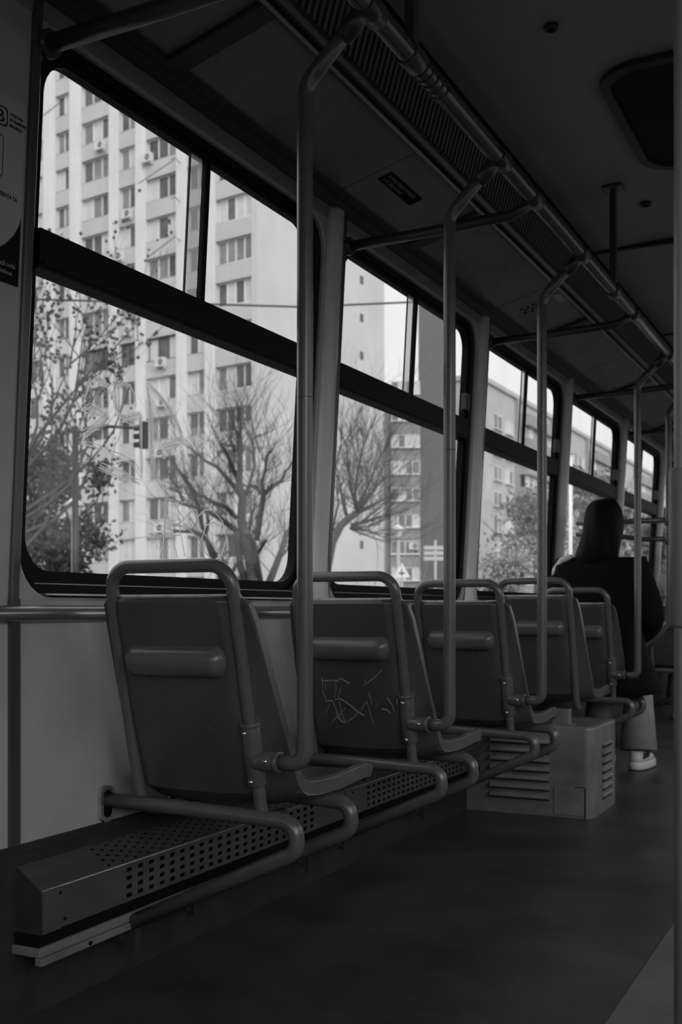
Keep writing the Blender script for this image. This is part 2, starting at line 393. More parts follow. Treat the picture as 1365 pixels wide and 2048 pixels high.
for k, y in enumerate((.69, 2.09, 3.48, 4.95, 6.40, 7.8)):
    m = M(); P8 = [(-1.455, y-.045, cove_z(-1.455)-.014), (-1.19, y-.045, cove_z(-1.19)-.014), (-1.19, y+.02, cove_z(-1.19)-.014), (-1.455, y+.02, cove_z(-1.455)-.014)]
    m.hexa([*P8, *[(p[0], p[1], p[2]+.02) for p in P8]])
    struct(m.build('trim_%d' % (70+k), MT['dark'], bevel=.004), 'dark rib between cove panels')
strip('trim_80', [(-1.205, 2.100), (-1.192, 2.096), (-1.188, 2.104), (-1.190, 2.120), (-1.205, 2.118)], MT['rail'], Y0, Y1, 'thin metal edge profile along the cove', closed=True)
strip('trim_81', [(-1.186, 2.116), (-1.172, 2.112), (-1.166, 2.124), (-1.166, 2.138), (-1.186, 2.135)], MT['dtube'], Y0, Y1, 'second edge profile under the slatted duct', closed=True)
strip('trim_82', [(-1.185, 2.13), (-1.150, 2.25), (-1.13, 2.34), (-1.2, 2.34)], MT['hollow'], Y0, Y1, 'dark duct behind the slats', closed=True)
m = M(); y = .8
while y < 9.5:
    m.hexa([(-1.172, y, 2.136), (-1.160, y, 2.136), (-1.160, y+.013, 2.136), (-1.172, y+.013, 2.136), (-1.142, y, 2.238), (-1.130, y, 2.238), (-1.130, y+.013, 2.238), (-1.142, y+.013, 2.238)])
    y += .0265
struct(m.build('trim_83', MT['slat']), 'duct grille of narrow upright slats')
strip('trim_84', [(-1.145, 2.236), (-1.122, 2.230), (-1.108, 2.245), (-1.104, 2.27), (-1.118, 2.30), (-1.145, 2.34)], MT['rail'], Y0, Y1, 'metal edge moulding between duct and ceiling', closed=True)

# overhead handrail with hangers
hr = empty('overhead_handrail', (-.9, 2.0, 1.97), 'long metal overhead handrail running the length of the tram above the seat poles', 'handrail')
m = M(); m.cyl((-.9, Y0+.02, 1.97), (-.9, Y1-.02, 1.97), .0205, 24); m.build('rail', MT['rail'], hr)
for y in (.3, 2.16, 4.07, 5.98, 7.9):
    m = M(); m.box((-.911, y-.016, 1.97), (-.889, y+.016, 2.345)); m.box((-.935, y-.035, 2.338), (-.865, y+.035, 2.35)); m.cyl((-.9, y-.03, 1.97), (-.9, y+.03, 1.97), .027, 20)
    m.build('hanger', MT['dtube'], hr, bevel=.003)
for y in (1.0, 1.949, 2.751, 3.05, 3.599, 4.42, 5.2, 5.77, 5.97, 7.1):
    m = M(); m.cyl((-.9, y-.035, 1.97), (-.9, y+.035, 1.97), .0255, 20); m.build('sleeve', MT['dtube'], hr)
for k in range(5):
    m = M(); m.tube([(-.9+.023*math.cos(a), 2.20+.03*k, 1.97+.023*math.sin(a)) for a in [j*.7 for j in range(10)]], .003, 6)
    m.build('cable_tie', MT['dtube'], hr)

# transverse bars from pillar to rail
names = ['first transverse grab bar, over the near end of the large window', 'transverse grab bar at the pillar between the first and second window', 'transverse grab bar at the pillar between the second and third window', 'transverse grab bar at the pillar between the third and fourth window', 'farthest transverse grab bar, beyond the fourth window']
for i in range(5):
    y = 1.655+PITCH*i+.04
    e = empty('transverse_bar', (wx(1.92), y, 1.92), names[i], 'grab bar', 'transverse grab bars under the cove')
    m = M(); m.tube([(-1.475, y, 1.915), (-1.2, y, 1.92), (-.96, y, 1.93), (-.905, y, 1.955)], .0155 if i else .0185, 16); m.build('bar', MT['dtube'], e)
    m = M(); m.cyl((-1.487, y, 1.915), (-1.465, y, 1.915), .027, 20); m.build('wall_flange', MT['dtube'], e)

# ------------------------------------------------------------------ seats
XC = -1.2975
def make_seat():
    e = empty('tram_seat', (XC, 0, 0))
    # moulded shell
    prof = [(-.080, .828), (-.083, .822), (-.074, .785), (-.058, .72), (-.040, .64), (-.020, .56), (.0, .50), (.020, .455), (.050, .425), (.10, .409), (.18, .403), (.28, .405), (.37, .413), (.44, .418), (.478, .415), (.488, .405)]
    wing = [.004, .006, .014, .024, .036, .046, .052, .050, .038, .020, .006, .004, .004, .004, 0, 0]
    lift = [0]*7+[.006, .014, .018, .018, .014, .010, .006, .002, 0]
    hw = [.164, .170, .177, .182, .187, .192, .196, .197, .197, .197, .195, .192, .188, .184, .178, .170]
    K = 25; rows = []; edge = []
    for (py, pz), wg, lf, h in zip(prof, wing, lift, hw):
        row = []
        for k in range(K):
            t = -1+2*k/(K-1); a = abs(t)**4
            bl = min(1, max(0, (.80-abs(t))/.12)); bl = bl*bl*(3-2*bl)      # central back panel bulges between the tubes
            row.append((XC+t*h, py+wg*a-(.016*bl if pz > .43 else 0), pz+lf*a-(.006*(1-t*t) if pz < .5 else 0)-(.010*bl if .40 < pz < .46 and py < .09 else 0)))
        rows.append(row); edge.append((h, py+wg, pz+lf))
    m = M(); m.rings(rows, cap=False, closed=False)
    sh = m.build('seat_shell', MT['shell'], e, fix=False); q = sh.modifiers.new('solid', 'SOLIDIFY'); q.thickness = .027; q.offset = 0
    q = sh.modifiers.new('bevel', 'BEVEL'); q.width = .006; q.segments = 2; q.limit_method = 'ANGLE'
    q = sh.modifiers.new('sub', 'SUBSURF'); q.levels = 1; q.render_levels = 1
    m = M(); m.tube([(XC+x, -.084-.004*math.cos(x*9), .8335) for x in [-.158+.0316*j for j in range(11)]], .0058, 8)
    m.build('worn_top_edge', MT['worn'], e)['label'] = 'painted pale highlight along the top edge'  # pale tube paints in the light caught by the rolled lip
    # thick side rim running down the back and along the pan
    for sg in (-1, 1):
        m = M(); rs = []; n = len(edge)
        for i, (h, ey, ez) in enumerate(edge):
            j0, j1 = max(0, i-1), min(n-1, i+1); ty, tz = edge[j1][1]-edge[j0][1], edge[j1][2]-edge[j0][2]; L = math.hypot(ty, tz) or 1
            ny, nz = -tz/L, ty/L; wd = .010+.014*min(1, i/7.)
            X = XC+sg*(h+.001)
            rs.append([(X-sg*.008, ey+ny*wd, ez+nz*wd), (X+sg*.003, ey+ny*wd*.8, ez+nz*wd*.8), (X+sg*.003, ey-ny*wd*.5, ez-nz*wd*.5), (X-sg*.008, ey-ny*wd*.7, ez-nz*wd*.7)])
        m.rings(rs, sm=False); m.build('side_rim', MT['shellin'], e, bevel=.003)
    # moulded grip bar on the back
    m = M(); rings = []
    for z, dep in ((.672, -.004), (.673, .018), (.680, .028), (.70, .032), (.718, .028), (.728, .018), (.736, .002), (.738, -.004)):
        yb = -.062+(.72-z)*.18-.024
        q_ = min(1, abs(z-.705)/.0335); sh_ = 1-.22*(1-math.sqrt(max(0, 1-q_*q_)))
        out = []
        for t in [0, .004, .012, .025, .04, .06, .085, .11, .2, .35, .5, .65, .8, .89, .915, .94, .96, .975, .988, .996, 1]:
            x = .005+(-.121+.242*t)*sh_; ed = min(1, min(t, 1-t)*9); ed = math.sqrt(max(0, 1-(1-ed)**2))
            out.append((XC+x, yb-dep*ed, z if ed > .01 else z))
        rings.append(out)
    m.rings(rings, cap=False, closed=False); m.build('grip_bar', MT['shellin'], e, sub=1)
    # tubular frame
    h = .1495
    pts = [(XC+h-.012, .12, .372), (XC+h, .015, .378), (XC+h, -.016, .50), (XC+h-.002, -.085, .80), (XC+h-.004, -.104, .896), (XC-h+.004, -.104, .896), (XC-h+.002, -.085, .80), (XC-h, -.016, .50), (XC-h, .015, .378), (XC-h+.012, .12, .372)]
    m = M(); m.tube(fillet(pts, [0, .04, .3, .3, .092, .058, .3, .3, .05, 0], 12), .0138, 16); m.build('frame_tube', MT['tube'], e)
    for y in (0.0, .25):
        p = [(-1.539, y, .393), (-1.35, y, .392), (-1.065, y, .383), (-1.058, y, .325), (-1.50, y, .118)]
        m = M(); m.tube(fillet(p, [0, 0, .032, .032, 0], 9), .0165, 16); m.build('cantilever_bracket', MT['tube'], e)
        m = M(); pl = rrect(y-.024, y+.024, .345, .425, .022, 5)
        m.rings([[(-1.541, *p) for p in pl], [(-1.530, *p) for p in pl]], sm=False); pl = rrect(y-.014, y+.014, .355, .415, .012, 5)
        m.rings([[(-1.531, *p) for p in pl], [(-1.5295, *p) for p in pl]], mi=1, sm=False)
        m.build('wall_plate', [MT['steel'], MT['hollow']], e)
        m = M(); m.box((-1.53, y-.025, .10), (-1.478, y+.012, .152)); m.box((-1.49, y-.004, .085), (-1.47, y+.004, .17)); m.build('lower_bracket', MT['kick'], e)
    return e
def add_clamp(e, yb=0.):
    m = M(); X = XC+.1495
    a = Vector((X, -.006, .455)); b = Vector((X, -.033, .578))
    y = yb
    m.tube([a+Vector((0, y, 0)), b+Vector((0, y, 0))], .0205, 18)
    m.tube([b+Vector((0, y-.002, .006)), b+Vector((0, y+.0, -.004))], .0225, 18)
    m.tube([(X+.005, y-.022, .505), (X+.060, y-.022, .505)], .0195, 18); m.tube([(X+.052, y-.022, .505), (X+.062, y-.022, .505)], .0215, 18)
    c = m.build('tee_clamp', MT['tube'], e, bevel=.002)
    for p in ((X-.002, y-.055, .562), (X-.001, y-.031, .462), (X+.038, y-.041, .507)):
        m = M(); m.ball((p[0], p[1], p[2]), (.0052, .004, .0052), 10); m.build('screw', MT['screw'], c)
SEATS = [1.949, 2.751, 3.615, 4.50, 5.18]
labels = ['nearest tram seat, with plain unmarked back, beside the start of the perforated heater',
          'second tram seat from the camera, with a scratched tag on its back',
          'third tram seat, behind the scratched one and before the raised seat',
          'raised tram seat mounted over the louvred metal box, without a grab pole',
          'tram seat occupied by the passenger in the black coat',
          'far tram seat beyond the black-coated passenger, in front of the second passenger']
proto = make_seat(); seats = [proto]
for i in range(5): seats.append(copy_tree(proto))
SY = SEATS+[7.75]
for i, s in enumerate(seats):
    s.location = (XC, SY[i], .028 if i == 3 else 0)
    tag(s, labels[i], 'seat', 'row of moulded tram seats')
for ch in list(seats[3].children):          # the raised seat stands on the box and has no wall brackets
    if ch.name.split('.')[0] in ('cantilever_bracket', 'wall_plate', 'lower_bracket'): bpy.data.objects.remove(ch)
for i in (0, 1, 2, 4): add_clamp(seats[i])
# scratched tag on the second seat
GLASS_STROKES= [[(1.899, 1.267), (1.905, 1.296), (1.935, 1.313), (1.968, 1.304), (1.986, 1.282)], [(1.903, 1.273), (1.912, 1.3), (1.94, 1.309), (1.964, 1.298)], [(1.898, 1.238), (1.922, 1.253), (1.949, 1.247), (1.982, 1.234), (1.943, 1.211), (1.904, 1.18), (1.892, 1.173)], [(1.904, 1.245), (1.936, 1.242), (1.973, 1.236), (1.934, 1.207), (1.895, 1.187)], [(1.901, 1.233), (1.941, 1.234), (1.978, 1.231), (1.947, 1.206), (1.908, 1.192)], [(1.892, 1.173), (1.927, 1.172), (1.973, 1.166), (2.03, 1.159), (2.08, 1.15), (2.102, 1.131)], [(1.957, 1.127), (2.0, 1.12), (2.048, 1.11), (2.104, 1.101)], [(1.953, 1.122), (2.005, 1.112), (2.059, 1.102)], [(1.999, 1.126), (2.043, 1.119), (2.089, 1.102)], [(1.996, 1.309), (1.988, 1.288), (1.999, 1.26), (2.024, 1.244), (2.054, 1.239), (2.093, 1.245)], [(2.0, 1.313), (1.997, 1.284), (2.014, 1.254), (2.039, 1.243), (2.097, 1.261)], [(1.991, 1.303), (2.023, 1.32), (2.053, 1.32), (2.069, 1.302), (2.073, 1.275)], [(1.996, 1.307), (2.029, 1.315), (2.048, 1.313)], [(2.019, 1.243), (2.053, 1.245), (2.092, 1.257)], [(2.029, 1.239), (2.063, 1.25), (2.094, 1.262)], [(2.1, 1.259), (2.103, 1.21), (2.104, 1.165), (2.11, 1.114)], [(2.095, 1.258), (2.102, 1.192), (2.112, 1.126)], [(2.117, 1.334), (2.127, 1.306), (2.134, 1.245), (2.146, 1.186), (2.154, 1.118)], [(2.112, 1.33), (2.123, 1.29), (2.132, 1.239), (2.14, 1.169), (2.149, 1.115)], [(2.123, 1.329), (2.137, 1.277), (2.147, 1.21), (2.157, 1.137)], [(2.119, 1.335), (2.16, 1.321), (2.21, 1.292), (2.246, 1.262), (2.265, 1.233), (2.256, 1.212), (2.202, 1.196)], [(2.128, 1.327), (2.171, 1.307), (2.216, 1.286), (2.252, 1.254), (2.26, 1.226), (2.223, 1.208), (2.18, 1.196)], [(2.138, 1.326), (2.182, 1.306), (2.229, 1.269), (2.265, 1.239)], [(2.18, 1.19), (2.224, 1.194), (2.256, 1.209)], [(2.216, 1.081), (2.21, 1.02), (2.208, 0.972), (2.195, 0.937)], [(2.208, 1.077), (2.208, 1.01), (2.209, 0.934)], [(2.204, 1.067), (2.227, 1.015), (2.253, 0.965), (2.269, 0.937)], [(2.148, 0.988), (2.196, 0.986), (2.273, 0.992)], [(2.154, 0.988), (2.181, 0.98), (2.197, 0.975)], [(2.261, 1.075), (2.261, 1.046), (2.279, 0.993), (2.3, 0.942)], [(2.233, 1.012), (2.271, 1.021), (2.298, 1.039), (2.32, 1.057), (2.323, 1.051)], [(2.238, 1.017), (2.294, 1.016), (2.33, 1.002), (2.368, 0.981)], [(2.451, 1.025), (2.425, 1.035), (2.389, 1.023), (2.373, 0.988), (2.395, 0.952), (2.434, 0.935), (2.47, 0.952), (2.489, 0.995), (2.469, 1.038), (2.422, 1.065), (2.379, 1.062), (2.351, 1.043), (2.359, 1.017), (2.404, 0.99), (2.464, 0.955)], [(2.182, 0.962), (2.184, 0.955)], [(2.228, 0.964), (2.226, 0.957)]]
SEAT_STROKES= [[(-0.079, 0.622), (-0.075, 0.614), (-0.039, 0.617), (-0.028, 0.615)], [(-0.077, 0.614), (-0.079, 0.583), (-0.072, 0.563)], [(-0.069, 0.608), (-0.07, 0.59)], [(-0.037, 0.617), (-0.037, 0.599), (-0.046, 0.57)], [(-0.024, 0.595), (-0.035, 0.57)], [(-0.03, 0.619), (-0.021, 0.623), (0.004, 0.61)], [(-0.072, 0.559), (-0.054, 0.56), (-0.047, 0.54), (-0.048, 0.515), (-0.031, 0.502)], [(-0.062, 0.553), (-0.078, 0.526)], [(-0.045, 0.564), (-0.029, 0.567), (-0.006, 0.553), (0.02, 0.532), (0.035, 0.523)], [(-0.032, 0.558), (-0.031, 0.524), (-0.025, 0.504)], [(-0.044, 0.532), (-0.036, 0.503), (-0.025, 0.5)], [(-0.018, 0.541), (-0.034, 0.524), (-0.06, 0.504), (-0.083, 0.479)], [(-0.02, 0.502), (0.003, 0.515), (0.02, 0.532)], [(0.03, 0.539), (0.05, 0.564), (0.055, 0.528), (0.059, 0.508), (0.06, 0.49)], [(0.059, 0.588), (0.064, 0.558)], [(0.079, 0.559), (0.074, 0.546)], [(0.091, 0.543), (0.104, 0.542), (0.113, 0.534)], [(0.111, 0.574), (0.124, 0.554), (0.127, 0.539)], [(0.14, 0.573), (0.137, 0.557)], [(0.054, 0.623), (0.048, 0.603)], [(0.103, 0.648), (0.08, 0.628), (0.057, 0.612)]]

def ribbon(m, pts, wdt, plane):
    pts3 = [Vector(plane(*p)) for p in pts]
    for a, b in zip(pts3[:-1], pts3[1:]):
        d = (b-a)
        if d.length < 1e-5: continue
        d.normalize(); n = NRM.cross(d)*wdt; a2 = a-d*wdt*.5; b2 = b+d*wdt*.5
        m.quad(a2-n, b2-n, b2+n, a2+n)
NRM = Vector((0, -1, .18)).normalized()
def seatback(x, z):
    # back face of the shell, local to the seat
    P_ = [(.842, -.084), (.785, -.074), (.72, -.058), (.64, -.040), (.56, -.020), (.50, 0), (.462, .022)]
    for (z1, y1), (z0, y0) in zip(P_[:-1], P_[1:]):
        if z0 <= z <= z1:
            t = (z1-z)/(z1-z0); y = y1+(y0-y1)*t; break
    else: y = 0
    return (XC+x-.0075, y-.0300-.0008+.03*(abs(x)/.18)**4*0, z)
m = M()
for s in SEAT_STROKES: ribbon(m, s, .0020, seatback)
m.build('scratched_tag', MT['sscratch'], seats[1], fix=False)

# scratches in the glass of the first window
NRM = Vector((1, 0, .05)).normalized(); rnd = random.Random(5)
def gl(y, z): return (wx(z)-.0335, y, z)
for lo, hi, wd, lab in ((0, 24, .0016, 'large pale scratched graffiti letters in the middle of the nearest window glass'), (24, 40, .0022, 'looping scratched letters AKO low on the nearest window glass above the front seat')):
    m = M(); m2 = M()
    for k, s in enumerate(GLASS_STROKES):
        if not lo <= k < hi: continue
        ribbon(m, s, wd, gl)
        if k < 24:
            for j in range(3):
                dy, dz = rnd.uniform(-.008, .008), rnd.uniform(-.008, .008)
                ribbon(m, [(a+dy+rnd.uniform(-.003, .003), b+dz+rnd.uniform(-.003, .003)) for a, b in s], .0008, gl)
        dy, dz = (rnd.uniform(-.006, .006), rnd.uniform(-.006, .006)) if k < 24 else (.0028, -.001)
        ribbon(m2, [(a+dy, b+dz) for a, b in s], .0005 if k < 24 else .0009, gl)
    for f in m2.f: m.f.append(tuple(q+len(m.v) for q in f)); m.mi.append(1); m.sm.append(False)
    m.v += m2.v
    tag(m.build('scratched_graffiti', [MT['scratch'], MT['scratchdark']], fix=False), lab, 'graffiti')
m = M()
for dy, dz, k0, k1 in ((1.40, -.005, 24, 30),):
    for s in GLASS_STROKES[24:-2]:
        ribbon(m, [(a+1.42, b-.025) for a, b in s], .0011, gl)
tag(m.build('scratched_graffiti', MT['scratch'], fix=False), 'small scratched letters low on the glass of the second window', 'graffiti')

# ------------------------------------------------------------------ vertical grab poles
plab = ['nearest grab pole, rising from the plain front seat', 'grab pole rising from the scratched second seat', 'grab pole rising from the third seat', 'grab pole rising beside the passenger in the black coat']
for (y, l) in zip((1.949, 2.751, 3.615, 5.18), plab):
    e = empty('grab_pole', (-1.03, y-.022, .505), l, 'grab pole', 'vertical grab poles beside the seats'); yy = y-.022
    m = M(); m.tube(fillet([(-1.09, yy, .505), (-1.03, yy, .505), (-1.03, yy, 1.84), (-.905, yy+.01, 1.965)], [0, .078, .07, 0], 10), .016, 22); m.build('pole', MT['tube'], e)
    m = M(); m.tube([(-.95, yy+.006, 1.918), (-.902, yy+.011, 1.967)], .0195, 20); m.build('upper_clamp', MT['dtube'], e)
    m = M(); m.cyl((-1.03, yy, 1.225), (-1.03, yy, 1.2265), .01625, 22); m.build('scuff_line', MT['dtube'], e)
e = empty('grab_pole', (-1.03, 5.96, .6), 'far grab pole with a slanted foot, joined to the two partition rails', 'grab pole', 'vertical grab poles beside the seats')
m = M(); m.tube(fillet([(-1.14, 5.95, .60), (-1.03, 5.96, .74), (-1.03, 5.96, 1.84), (-.905, 5.96, 1.965)], [0, .03, .07, 0], 8), .016, 18); m.build('pole', MT['tube'], e)
for z in (1.275, 1.176):
    m = M(); m.cyl((-1.03, 5.96, z-.03), (-1.03, 5.96, z+.03), .021, 16); m.build('joint', MT['tube'], e)
    m = M(); m.ball((-1.022, 5.937, z+.012), .006, 8); m.build('screw', MT['screw'], e)
e = empty('partition_rail', (-1.28, 5.96, 1.22), 'pair of horizontal rails from the far grab pole to the window wall', 'rail')
m = M(); m.tube([(-1.03, 5.96, 1.275), (-1.515, 5.96, 1.275)], .0145, 14); m.build('upper_rail', MT['tube'], e)
m = M(); m.tube([(-1.03, 5.96, 1.176), (-1.16, 5.96, 1.178), (-1.3, 5.96, 1.20), (-1.518, 5.96, 1.215)], .013, 14); m.build('lower_rail', MT['dtube'], e)
# foreground post by the right picture edge
e = empty('door_post', (-.245, 1.553, 0), 'grey floor-to-ceiling post with a thicker sleeve, nearest the camera', 'post')
m = M(); m.cyl((-.245, 1.553, 0), (-.245, 1.553, 2.355), .0165, 24); m.cyl((-.245, 1.553, 0), (-.245, 1.553, .012), .035, 24); m.build('pole', MT['pillar'], e)
m = M(); m.cyl((-.245, 1.553, .785), (-.245, 1.553, 1.0), .0235, 24); m.build('sleeve', MT['band'], e, bevel=.004)

# ------------------------------------------------------------------ heaters
def perforated(m, o, u, v, L, H, nu, nv, u0, u1, v0, v1, fill=.45, stagger=False, mi=0):
    """plate spanned by u (length L) and v (height H); holes on an nu x nv lattice inside [u0,u1]x[v0,v1]"""
    o, u, v = Vector(o), Vector(u), Vector(v)
    def P_(a, b): return o+u*a+v*b
    cu, cv = (u1-u0)/nu, (v1-v0)/nv
    us = [0, u0]; vs = [0, v0]
    for k in range(nu): us += [u0+cu*(k+.5-fill/2), u0+cu*(k+.5+fill/2)]
    us += [u1, L]
    for k in range(nv): vs += [v0+cv*(k+.5-fill/2), v0+cv*(k+.5+fill/2)]
    vs += [v1, H]
    for a in range(len(us)-1):
        for b in range(len(vs)-1):
            ia, ib = a-1, b-1
            hole = (a >= 2 and b >= 2 and a % 2 == 0 and b % 2 == 0 and a < len(us)-2 and b < len(vs)-2)
            if hole and stagger and ((a//2+b//2) % 2): hole = False
            if us[a+1]-us[a] < 1e-6 or vs[b+1]-vs[b] < 1e-6: continue
            if not hole: m.quad(P_(us[a], vs[b]), P_(us[a+1], vs[b]), P_(us[a+1], vs[b+1]), P_(us[a], vs[b+1]), mi=mi)
hl = ['near perforated heater cover on the wall under the first seats', 'far perforated heater cover running on towards the louvred box']
for k, (ya, yb, pa, pb) in enumerate(((1.67, 3.0, .255, 1.14), (3.004, 4.24, .15, 1.03))):
    e = empty('heater_cover', (-1.47, ya, .18), hl[k], 'heater', 'wall heater covers')
    m = M(); L = yb-ya
    perforated(m, (-1.470, ya, .180), (0, 1, 0), (0, 0, 1), L, .082, 22, 4, pa, pb, .004, .078, .48)
    m.build('front_panel', MT['heater'], e, solid=.0015, fix=False)
    m = M(); tv = Vector((-.068, 0, .046)); H = tv.length; tv.normalize()
    perforated(m, (-1.470, ya, .262), (0, 1, 0), tv, L, H, 40, 8, pa-.05, pb, .006, H-.006, .5, True)
    m.build('top_panel', MT['heater'], e, solid=.0015, fix=False)
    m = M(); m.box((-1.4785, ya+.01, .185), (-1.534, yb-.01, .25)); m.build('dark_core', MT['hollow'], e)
    m = M()
    m.hexa([(-1.472, ya-.002, .178), (-1.538, ya-.002, .165), (-1.538, ya+.001, .165), (-1.472, ya+.001, .178), (-1.471, ya-.002, .262), (-1.538, ya-.002, .307), (-1.538, ya+.001, .307), (-1.471, ya+.001, .262)])
    m.build('end_plate', MT['kick'], e)
    m = M(); m.box((-1.4685, ya, .179), (-1.4675, ya+.055, .263)); m.build('corner_strip', MT['heater'], e)
    m = M(); m.tube([(-1.4698, ya, .2625), (-1.4698, yb, .2625)], .0013, 6); m.build('worn_front_edge', MT['worn'], e)['label'] = 'painted bright highlight along the front edge'  # thin pale line paints the glint on the cover's upper front edge
    for p in ((-1.4675, ya+.065, .195), (-1.4675, ya+.05, .25)): m = M(); m.ball(p, .0038, 8); m.build('screw', MT['hollow'], e)
# ledge board under the heaters
e = empty('ledge_board', (-1.475, 1.66, .12), 'long worn ledge board under the heater covers', 'ledge')
m = M(); m.box((-1.462, 1.655, .138), (-1.54, 4.24, .156)); m.box((-1.458, 1.655, .122), (-1.475, 4.24, .137)); m.build('board', MT['ledge'], e, bevel=.002)
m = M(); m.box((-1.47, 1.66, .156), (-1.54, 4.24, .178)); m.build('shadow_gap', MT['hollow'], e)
for y in (1.96, 2.76, 3.62):
    m = M(); m.box((-1.458, y-.01, .07), (-1.47, y+.01, .135)); m.build('tab', MT['kick'], e)
for y in (1.80, 2.3, 2.6):
    m = M(); m.ball((-1.458, y, .130), .005, 8); m.build('rivet', MT['hollow'], e)

# ------------------------------------------------------------------ louvred box under the raised seat
BX0, BX1, BY0, BY1, BZ = -1.532, -1.022, 4.255, 4.68, .353
e = empty('louvred_box', (-1.28, BY0, 0), 'grey louvred metal box on the floor under the raised seat', 'equipment box')
m = M(); sec = []
for cx, cy, a0 in ((BX1-.03, BY1-.03, 0), (BX1-.03, BY0+.03, -90)):
    pass
pts = [(BX0, BY0)]+[(BX1-.03+.03*math.cos(R(a)), BY0+.03+.03*math.sin(R(a))) for a in range(-90, 1, 15)]+[(BX1-.03+.03*math.cos(R(a)), BY1-.03+.03*math.sin(R(a))) for a in range(0, 91, 15)]+[(BX0, BY1)]
def shr(f): return [(BX0+(x-BX0)*f, BY0+.2+(y-BY0-.2)*f) for x, y in pts]
m.rings([[(x, y, 0) for x, y in pts], [(x, y, BZ-.012) for x, y in pts], [(x, y, BZ-.004) for x, y in shr(.995)], [(x, y, BZ) for x, y in shr(.975)]], sm=False)
m.build('casing', MT['box'], e)
for k in range(7):
    z = .305-.036*k
    m = M(); x0, x1 = -1.43, -1.19
    m.rings([[(x, BY0-.0005, z), (x, BY0-.012, z-.008), (x, BY0-.020, z-.018), (x, BY0-.018, z-.023), (x, BY0-.0005, z-.023)] for x in (x0, x1)], sm=False)
    m.box((x0, BY0-.001, z-.030), (x1, BY0+.001, z-.023), 1); m.build('louvre', [MT['box'], MT['hollow']], e, fix=True)
for k in range(7):
    z = .275-.034*k
    m = M(); y0, y1 = BY0+.17, BY0+.33
    m.rings([[(BX1-.0005, y, z), (BX1+.009, y, z-.006), (BX1+.010, y, z-.010), (BX1-.0005, y, z-.013)] for y in (y0, y1)], sm=False)
    m.box((BX1-.001, y0, z-.022), (BX1+.001, y1, z-.013), 1); m.build('side_louvre', [MT['box'], MT['hollow']], e)
m = M(); m.box((-1.17, BY0-.004, .01), (-1.052, BY0, .118)); m.box((-1.050, BY0-.0025, .0), (-1.047, BY0, .118), 1); m.box((-1.09, BY0-.0025, .118), (-1.05, BY0, .121), 1)
m.build('patch_plate', [MT['box'], MT['hollow']], e)
m = M(); m.box((-1.20, BY0+.03, BZ), (-1.11, BY0+.10, BZ+.004)); m.box((-1.19, BY0+.04, BZ), (-1.125, BY0+.09, BZ+.062)); m.build('seat_riser', MT['box'], e, bevel=.003)

# ------------------------------------------------------------------ information poster on the wall at left
e = empty('information_poster', (-1.52, 1.4, 1.6), 'information poster with light rounded panel on black, left of the large window', 'poster')
def pf(y, z, d=.0025): return frame((wx(z)+d, y, z), (0, 1, 0), (.05, 0, 1))
m = M(); m.box((.0, 1.02, 1.43), (.0012, 1.645, 1.60)); m.map(lean).build('backing_black', MT['posterdark'], e)
m = M(); arc = [(1.34+.305*math.cos(R(a)), 1.575+.146*math.sin(R(a))) for a in range(0, -181, -10)]
poly = [(1.645, 1.775)]+[(y, z) for y, z in arc]+[(1.025, 1.775)]
m.rings([[(.0012, y, z) for y, z in poly], [(.0022, y, z) for y, z in poly]], sm=False); m.map(lean).build('light_panel', MT['poster'], e)
m = M(); a = rrect(1.46, 1.598, 1.716, 1.752, .010); b = rrect(1.463, 1.595, 1.719, 1.749, .008)
m.rings([[(.0024, *p) for p in a], [(.0024, *p) for p in b]], cap=False); m.map(lean).build('logo_outline', MT['ink'], e, fix=False)
text('STB', .032, pf(1.590, 1.7225, .0026), MT['ink'], 'logo', e, 'RIGHT', sx=1.45)
for k, s in enumerate(('SOCIETATEA', 'DE TRANSPORT', 'BUCUREȘTI')): text(s, .0085, pf(1.603, 1.742-.0105*k, .0026), MT['ink'], 'lettering', e, sx=.72)
m = M(); a = rrect(1.36, 1.590, 1.620, 1.700, .01); b = rrect(1.362, 1.588, 1.622, 1.698, .008)
m.rings([[(.0024, *p) for p in a], [(.0024, *p) for p in b]], cap=False); m.map(lean).build('rounded_outline', MT['ink'], e, fix=False)
text('SPUNE-NE EXPERIENȚA TA.', .0115, pf(1.632, 1.588, .0026), MT['ink'], 'lettering', e, 'RIGHT', sx=.8)
for k, wd in enumerate((.16, .19, .14, .19)):
    m = M(); m.box((.0024, 1.59-wd, 1.550-.013*k), (.0027, 1.59-.01*(k%2), 1.553-.013*k)); m.map(lean).build('fine_print', MT['greyink'], e)
text('Scanează codul', .0125, pf(1.634, 1.462, .0016), MT['greyink'], 'lettering', e, 'RIGHT', sx=.85)
text('cu telefonul', .0125, pf(1.626, 1.447, .0016), MT['greyink'], 'lettering', e, 'RIGHT', sx=.85)

# black notice on the cove
e = empty('notice_sticker', (-1.318, 3.08, cove_z(-1.318)), 'small black notice sticker with two lines of capitals on the cove above the pillar', 'sticker')
cx = Vector((0, 1, 0)); cy = Vector((.963, 0, .27)).normalized(); cz = cx.cross(cy); o0 = Vector((-1.342, 2.962, cove_z(-1.342)))+cz*.0022
m = M(); q = [o0, o0+cx*.238, o0+cx*.238+cy*.047, o0+cy*.047]; m.hexa([*[p-cz*.0008 for p in q], *q]); m.build('label', MT['ink'], e)
text('ÎN TIMPUL MERSULUI VĂ RUGĂM', .0165, frame(o0+cz*.0004+cx*.012+cy*.027, cx, cy), MT['greyink'], 'lettering', e, sx=.78)
text('SĂ VĂ ȚINEȚI DE BARE', .0165, frame(o0+cz*.0004+cx*.012+cy*.008, cx, cy), MT['greyink'], 'lettering', e, sx=.78)
